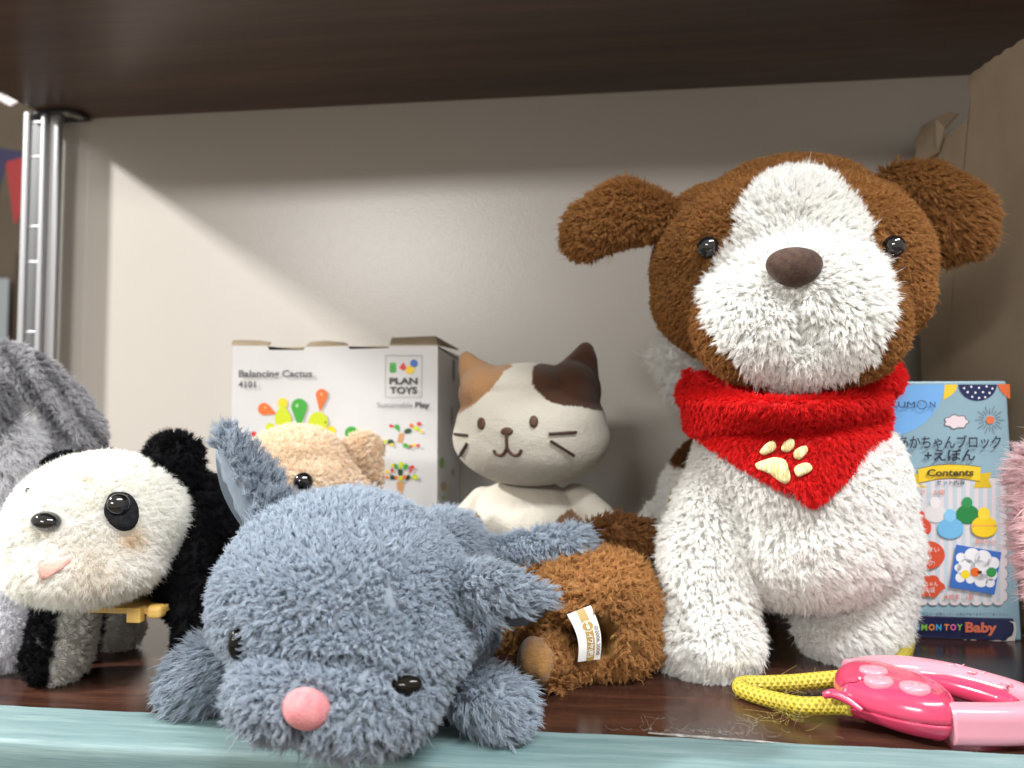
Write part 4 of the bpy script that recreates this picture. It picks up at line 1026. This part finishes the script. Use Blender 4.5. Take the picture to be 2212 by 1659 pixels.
body('foot', V, F, GB * .9, FUR, bro, dict(seed=62, comb=const((-.4, -.2, .8)), **{**ba, 'L': .005}))
V, F = blob([cap((W(1080, 1372, .46), R(34, .46)), (W(1125, 1378, .455), R(32, .455)))], .002, 4)
body('foot', V, F, GB * .85, FUR, bro, dict(seed=63, comb=const((0, -.2, -.8)), **{**ba, 'L': .005}))
V, F = blob([cap((W(1070, 1228, .45), R(26, .45)), (W(1120, 1230, .445), R(30, .445)), (W(1180, 1245, .44), R(32, .44)), (W(1200, 1290, .44), R(30, .44)))], .002, 5)
body('leg', V, F, GB, FUR, bro, dict(seed=64, comb=const((-.2, 0, -.6)), **ba))
V, F = blob([ell(W(1372, 1222, .49), (R(58, .49), .034, R(52, .49)))], .002, 5)
body('head', V, F, DB, FUR, bro, dict(seed=65, comb=const((.3, 0, -.8)), **{**ba, 'L': .0055, 'curl': .12}))
V, F = blob([cap((W(1284, 1148, .470), R(16, .47)), (W(1335, 1150, .460), R(28, .46)), (W(1388, 1160, .458), R(24, .458)))], .0018, 4)
body('ear', V, F, DB * 1.15, FUR, bro, dict(seed=66, comb=const((.9, 0, -.3)), **{**ba, 'L': .0055, 'curl': .12}))
# sewn tag
def tagpt(u, v, lift=0):                    # u across 0..1, v down 0..1
    A, B, C_, D_ = (1222, 1328), (1273, 1308), (1293, 1424), (1245, 1430)
    px = (A[0] * (1 - u) + B[0] * u) * (1 - v) + (D_[0] * (1 - u) + C_[0] * u) * v + 11 * math.sin(math.pi * v) * (1.0) + 3
    py = (A[1] * (1 - u) + B[1] * u) * (1 - v) + (D_[1] * (1 - u) + C_[1] * u) * v
    y = .388 - .004 * math.sin(v * 2.6) + .004 * u - lift
    return W(px, py, y)
nu, nv = 8, 24
V = [tagpt(i / nu, j / nv) for j in range(nv + 1) for i in range(nu + 1)]; V += [v + np.array([0, .0005, 0]) for v in V]
k = (nu + 1) * (nv + 1)
F = [(j * (nu + 1) + i, (j + 1) * (nu + 1) + i, (j + 1) * (nu + 1) + i + 1, j * (nu + 1) + i + 1) for j in range(nv) for i in range(nu)]; F += [tuple(k + i for i in q[::-1]) for q in F]
tg = mesh('sewn_tag', V, F, noise_mat('white_satin', (.74, .74, .73), (.80, .80, .79), 200, rough=.5), bro)
p = Print(lambda x, y, l: tagpt(x / 100, y / 220, l + .0002)); gold_i = (.40, .27, .08)
for j in range(12): p.poly([(38, j * 18.33), (72, j * 18.33), (72, (j + 1) * 18.33), (38, (j + 1) * 18.33)], gold_i); p.lv -= .00006
p.up(); p.oval(56, 72, 25, 23, (.75, .74, .72)); p.oval(56, 72, 22, 20, gold_i); p.text('i', 46, 72, 66, 72.01, 6, gold_i)
p.V = p.V; 
def vtext(t, x, y0, y1, h, col, bold=0): p.text(t, x, y0, x, y1, h, col, bold)
vtext('i', 48, 68, 78, 20, (.78, .77, .74), .03) if False else None
p.poly([(50, 66), (62, 66), (62, 84), (50, 84)], (.78, .77, .74)); p.oval(56, 59, 5, 4, (.78, .77, .74))
vtext('イワヤ(株)', 44, 104, 206, 20, (.80, .79, .76), .02); vtext('©2006.2008', 80, 78, 200, 16, (.16, .10, .06), .01)
p.build('lettering', tg)

OFF = -.024
# ------------------------------------------------------------------ grey tabby at the left
tab = empty('tabby_plush', (W(60, 1430, .43)[0], .47, 0)); tag(tab, 'grey striped plush cat with white chest behind the panda', 'plush toy')
TG_, TD = np.array((.52, .52, .545)), np.array((.24, .24, .26))
def tab_col(V):
    q = project(V); s_ = np.sin(q[:, 0] * .105 - q[:, 1] * .075 + 1.2 * vnoise(V, 30, 2)); m = np.clip((s_ - .45) * 3, 0, 1)[:, None]
    return TG_ * (1 - m) + TD * m
ba2 = dict(pitch=.0018, k=10, L=.0036, clump=.45, jit=.3, fray=.18, rad=.00014)
d = .48
V, F = blob([cap((W(-70, 790, d), R(34, d)), (W(20, 780, d), R(35, d)), (W(78, 815, d), R(38, d)), (W(132, 868, .485), R(42, .485)), (W(178, 935, .49), R(42, .49)))], .0022, 6)
body('tail', V, F, tab_col, FUR, tab, dict(seed=71, comb=const((.6, 0, -.6)), **ba2))
V, F = blob([ell(W(130, 1080, .49), (R(130, .49), .035, R(140, .49))), ell(W(30, 1050, .485), (R(85, .485), .03, R(120, .485)))], .0024, 6)
body('body', V, F, tab_col, FUR, tab, dict(seed=72, comb=const((.4, 0, -.7)), **ba2))
V, F = blob([ell(W(15, 1030, .462), (R(70, .462), .02, R(115, .462))), ell(W(-10, 1150, .455), (R(60, .455), .02, R(80, .455)))], .0022, 5)
body('chest', V, F, (.78, .78, .80), FURW, tab, dict(seed=73, comb=const((.5, -.2, -.9)), **{**ba2, 'L': .009, 'clump': .55}))
V, F = blob([cap((W(30, 1180, .435), R(42, .435)), (W(32, 1330, .425), R(40, .425)), (np.array([W(20, 1400, .42)[0], .418 + OFF, .018]), .0125)), ell(np.array([W(28, 1400, .418)[0], .413 + OFF, .012]), (R(58, .418), .016, .0115))], .002, 5)
body('front_leg', V, F, (.80, .80, .83), FURW, tab, dict(seed=74, comb=const((0, -.2, -.8)), **{**ba2, 'L': .0045}))
V, F = blob([ell(W(-40, 880, .445), (R(50, .445), .02, R(70, .445)))], .002, 5)
body('head', V, F, TD * 1.3, FUR, tab, dict(seed=75, comb=const((.2, -.2, -.7)), **ba2))
V, F = blob([cap((W(-30, 1180, .50), R(50, .5)), (np.array([W(-20, 1300, .50)[0], .50 + OFF, .02]), .018))], .0024, 4)
body('hind_leg', V, F, TG_ * .9, FUR, tab, dict(seed=76, **ba2))

OFF = 0
# ------------------------------------------------------------------ pink fluff at the right edge
pk = empty('pink_plush', (W(2250, 1300, .44)[0], .44, 0)); tag(pk, 'pale pink fluffy plush cut off by the edge beside the blue toy box', 'plush toy')
_c = W(2440, 1150, .40); V, F = blob([ell(W(2302, 1040, .41), (R(60, .41), .028, R(60, .41))), ell(_c, (.042, .036, .06)), cap((_c, .035), (np.array([_c[0], .40, .037]), .03))], .0022, 4)
body('body', V, F, (.94, .76, .78), FURW, pk, dict(pitch=.0022, k=12, L=.0085, clump=.85, jit=.4, fray=.08, rad=.00016, seed=81, comb=const((-.4, -.1, -.2))))
# ------------------------------------------------------------------ pink leash controller
lea = empty('toy_leash', (W(2050, 1560, .335)[0], .335, 0)); tag(lea, 'pink leash controller with three buttons and yellow braided cord lying at the shelf edge', 'toy leash')
hot = mat('hot_pink_plastic', (.50, .040, .10), .2, .5, .35); pale = mat('pale_pink_plastic', (.56, .235, .295), .22, .5, .35)
for m_ in (hot, pale):
    nt, ln, b = nodes(m_); b.inputs['Subsurface Weight'].default_value = .12; b.inputs['Subsurface Radius'].default_value = (.004, .002, .002); b.inputs['Subsurface Scale'].default_value = .5
def XY(px, d, py=1500): q = CAM + ray(px, py) * d * .988; return q[:2]        # d: depth along the viewing axis
ol = [XY(2046, .3155), XY(1990, .3180), XY(1930, .3235), XY(1880, .3300), XY(1845, .3345), XY(1822, .3370), XY(1812, .3400), XY(1812, .3440), XY(1806, .3500), XY(1800, .3570), XY(1803, .3650), XY(1822, .3715), XY(1862, .3735), XY(1910, .3705), XY(1965, .3610), XY(2020, .3480), XY(2058, .3350), XY(2068, .3250), XY(2062, .3185)]
ol = smooth_poly(ol, 200); n = len(ol)
tn = nrm(np.roll(ol, -1, 0) - np.roll(ol, 1, 0)); nn = np.stack([tn[:, 1], -tn[:, 0]], 1)
ctr = ol.mean(0)
if ((ol + nn * .001 - ctr) ** 2).sum() < ((ol - ctr) ** 2).sum(): nn = -nn
lev = [(.0018, .0075), (.0024, .0055), (.0042, .0030), (.0068, .0012), (.0092, .0004), (.0102, .0001), (.01045, .0004), (.0107, .0013), (.0110, .0013), (.01125, .0004), (.0115, .0001), (.0135, .0003), (.0160, .0009), (.0182, .0022), (.0197, .0042), (.0205, .0068)]
V, F = [], []
px_mid = ol[:, 0]
xn = (ol[:, 0] - ol[:, 0].min()) / np.ptp(ol[:, 0])
for z, ins in lev:
    lift = np.where(z < .01, (1 - xn) ** 2 * .004 * (1 - z / .0105), 0)          # the keel rises towards the mouth
    q = ol - nn * ins
    top = (z > .0125) * (z - .0125) / .008 * (.0012 * (1 - abs(xn - .4)))
    for i in range(n): V.append((q[i, 0], q[i, 1], z + lift[i] + top[i]))
L_ = len(lev)
for r in range(L_ - 1):
    for i in range(n): F.append((r * n + i, r * n + (i + 1) % n, (r + 1) * n + (i + 1) % n, (r + 1) * n + i))
last = np.array(V[(L_ - 1) * n:])
base = (L_ - 1) * n
for sc_, dz in ((.75, .0007), (.45, .0011), (.15, .0013)):
    cc = last.mean(0); q = cc + (last - cc) * np.array([sc_, sc_, 1]) + np.array([0, 0, dz]); b0 = len(V); V += [tuple(x) for x in q]
    for i in range(n): F.append((base + i, base + (i + 1) % n, b0 + (i + 1) % n, b0 + i))
    base = b0
V.append(tuple(last.mean(0) + np.array([0, 0, .0013]))); 
for i in range(n): F.append((base + i, base + (i + 1) % n, len(V) - 1))
b0 = 0; V.append((ctr[0], ctr[1], .0018))
for i in range(n): F.append(((i + 1) % n, i, len(V) - 1))
hand = mesh('controller_body', V, F, hot, lea)
hV_, hF_ = np.array(V), F
bm = bmesh.new(); bm.from_mesh(hand.data); bmesh.ops.recalc_face_normals(bm, faces=bm.faces[:]); bm.to_mesh(hand.data); bm.free()
# round peg under the mouth, lip
def cyl(nm, c, r, z0, z1, m, par, seg=28, rx=None):
    V, F = [], []; rx = rx or r
    for z, k_ in ((z0, .86), (z0 + .0006, 1), (z1 - .0008, 1), (z1 - .0002, .93), (z1, .8), (z1 + .0002, .4)):
        for i in range(seg): V.append((c[0] + rx * k_ * math.cos(i * 6.2832 / seg), c[1] + r * k_ * math.sin(i * 6.2832 / seg), z))
    for q in range(5):
        for i in range(seg): F.append((q * seg + i, q * seg + (i + 1) % seg, (q + 1) * seg + (i + 1) % seg, (q + 1) * seg + i))
    F.append(tuple(5 * seg + i for i in range(seg)))
    return mesh(nm, V, F, m, par)
lp = [np.array([*XY(1779, .3385), .0150]), np.array([*XY(1800, .3365), .0165]), np.array([*XY(1830, .3335), .0150]), np.array([*XY(1862, .3290), .0120])]
tube('cord_lip', lp, [.0014, .0022, .0020, .0010], hot, hand)
# buttons
for (bx, by, d_) in ((1887, 1440, .3500), (1898, 1461, .3370), (1976, 1477, .3285)):
    c = XY(bx, d_, by); zc = .0208
    bt_ = cyl('button', c, .0058, zc - .002, zc + .0028, pale, lea, 40, .0063)
    e = [np.array([c[0] + dx, c[1] + dy, zc + .0030]) for dx, dy in ((-.002, -.001), (-.0005, .0016), (.001, -.0004), (.0024, .0008))]
    tube('embossed_mark', e, .00035, pale, bt_, seg=6)
f_top = surf_f(hV_, hF_)
p = Print(f_top); p.lv = .0004
cw = (.82, .60, .62)
def H2(x, y): return 1771 + x * .1992, 1393 + y * .1992
def TH(t, x0, y0, x1, y1, h): (a, b), (c, d) = H2(x0, y0), H2(x1, y1); p.text(t, a, b, c, d, h, cw, .015)
TH('おしっこ', 415, 372, 548, 412, 7.5); TH('おんがく', 805, 412, 975, 470, 6.5); TH('よびかけて', 362, 234, 500, 276, 4.5)
p.build('lettering', hand)
# ring handle
def sup(a, b, n_=36, e=3.2):
    out = []
    for i in range(n_):
        t = i * 6.2832 / n_; c, s_ = math.cos(t), math.sin(t)
        u, v = a * math.copysign(abs(c) ** (2 / e), c), b * math.copysign(abs(s_) ** (2 / e), s_)
        if abs(v) < b * .06: u *= .93
        out.append((u, v))
    return out
path = [(2048, .3200), (2120, .3192), (2190, .3195), (2240, .3222), (2262, .3272), (2240, .3350), (2190, .3465), (2130, .3575), (2060, .3695), (2000, .3770), (1950, .3805), (1895, .3805), (1845, .3750)]
rp = [np.array([*XY(a, b), .0103]) for a, b in path]
rh = tube('ring_handle', rp, [1, 1, 1, 1, 1, 1.0, 1.05, 1.15, 1.25, 1.35, 1.4, 1.4, 1.3], pale, lea, prof=sup(.0063, .0082), n=160)
tp = [np.array([*XY(a, b), .0118]) for a, b in ((1985, .3670), (2045, .3610), (2110, .3510), (2165, .3410), (2190, .3360))]
tube('trigger', tp, [.003, .0046, .0050, .0048, .0030], hot, lea, seg=20, n=60)
for a, b in ((2066, 1437), (2112, 1453), (2166, 1477)):
    c = WZ(a, b, .0186)
    e = [c + np.array([dx, dy, 0]) for dx, dy in ((-.004, .001), (-.002, -.001), (0, .001), (.002, -.001), (.004, .0012))]
    tube('embossed_mark', e, .0005, pale, rh, seg=6)
# braided cord
cord_m = mat('yellow_braid', (.6, .48, .04), .5, .5); nt, ln, b = nodes(cord_m)
uvn = N(nt, 'ShaderNodeUVMap'); sp = N(nt, 'ShaderNodeSeparateXYZ'); ln.new(uvn.outputs[0], sp.inputs[0])
def mth(op, a, bb=None):
    n_ = N(nt, 'ShaderNodeMath', operation=op)
    for i, x in enumerate((a, bb)):
        if x is None: continue
        if isinstance(x, (int, float)): n_.inputs[i].default_value = x
        else: ln.new(x, n_.inputs[i])
    return n_.outputs[0]
uu = mth('MULTIPLY', sp.outputs[0], 6.2832 * 330); vv = mth('MULTIPLY', sp.outputs[1], 6.2832 * 7)
s1 = mth('SINE', mth('ADD', uu, vv)); s2 = mth('SINE', mth('SUBTRACT', uu, vv))
hh = mth('MAXIMUM', s1, s2)
rp_ = N(nt, 'ShaderNodeValToRGB'); rp_.color_ramp.elements[0].color = (.26, .20, .015, 1); rp_.color_ramp.elements[0].position = .05; rp_.color_ramp.elements[1].color = (.47, .375, .035, 1); rp_.color_ramp.elements[1].position = .55
hm = mth('MULTIPLY_ADD', hh, .5); hm.node.inputs[2].default_value = .5
ln.new(hm, rp_.inputs[0]); ln.new(rp_.outputs[0], b.inputs['Base Color'])
bp_ = N(nt, 'ShaderNodeBump'); bp_.inputs['Strength'].default_value = .8; bp_.inputs['Distance'].default_value = .0008; ln.new(hm, bp_.inputs['Height']); ln.new(bp_.outputs[0], b.inputs['Normal'])
def cordpts(lst):
    out = []
    for a, b_, z in lst: out.append(WZ(a, b_, z))
    return out
tube('cord', cordpts([(1838, 1527, .0108), (1812, 1524, .0100), (1733, 1524, .0066), (1672, 1512, .0048), (1628, 1500, .0044), (1602, 1489, .0044), (1600, 1480, .0045), (1618, 1477, .0048), (1655, 1477, .0056), (1718, 1474, .0070), (1797, 1467, .0100), (1830, 1465, .011)]), .0040, cord_m, lea, seg=20, n=160)
tube('cord', [W(1935, 1440, .425), W(1957, 1408, .445), W(1958, 1375, .483), W(1900, 1345, .50), W(1800, 1322, .52), W(1690, 1303, .54), W(1600, 1290, .55)], .0036, cord_m, lea, seg=14, n=120)
tube('cord', [W(1462, 1060, .483), W(1452, 1100, .483), W(1449, 1140, .483), W(1455, 1180, .483), W(1480, 1230, .48)], .0036, cord_m, lea, seg=14, n=60)
# loose threads and lint
def threads(nm, cen, num, ln_, m, spread, seed, r=.00006, zmax=.004):
    g = np.random.default_rng(seed); V, F = [], []
    for _ in range(num):
        p0 = np.array(cen) + g.normal(size=3) * np.array(spread); p0[2] = abs(p0[2]) + .0006
        dr = nrm(g.normal(size=3)) * np.array([1, 1, .4]); cv = g.normal(size=3) * .9; L0 = ln_ * g.uniform(.4, 1.3); pts = []
        for t in np.linspace(0, 1, 12):
            q = p0 + dr * L0 * t + cv * L0 * t * t * .7 + .18 * L0 * np.array([math.sin(5 * t + p0[0] * 900), math.cos(6 * t), .3 * math.sin(7 * t)]); q[2] = max(.0014, q[2]); pts.append(q)
        pts = np.array(pts); T_ = nrm(np.gradient(pts, axis=0)); b0 = len(V)
        a_ = nrm(np.cross(T_, [0, 0.3, 1.0])); b_ = np.cross(a_, T_)
        for i in range(12):
            for j in range(3): V.append(pts[i] + r * (a_[i] * math.cos(j * 2.094) + b_[i] * math.sin(j * 2.094)))
        for i in range(11):
            for j in range(3): F.append((b0 + i * 3 + j, b0 + i * 3 + (j + 1) % 3, b0 + i * 3 + 3 + (j + 1) % 3, b0 + i * 3 + 3 + j))
    return mesh(nm, V, F, m, None)
ym = mat('frayed_yellow_thread', (.36, .28, .06), .5)
tag(threads('frayed_threads', WZ(1705, 1545, .003), 30, .009, ym, (.006, .004, .001), 3), kind='stuff')
tag(threads('frayed_threads', WZ(1650, 1490, .006), 26, .008, ym, (.008, .003, .003), 4), kind='stuff')
tag(threads('frayed_threads', WZ(1735, 1500, .006), 14, .008, ym, (.006, .003, .003), 5), kind='stuff')
lm = mat('grey_lint', (.30, .29, .27), .8)
tag(threads('lint', WZ(1530, 1584, .001), 70, .004, lm, (.018, .0012, .0003), 6, .00004), kind='stuff')
tag(threads('lint', WZ(1620, 1560, .001), 12, .009, lm, (.022, .006, .0004), 7, .00004), kind='stuff')
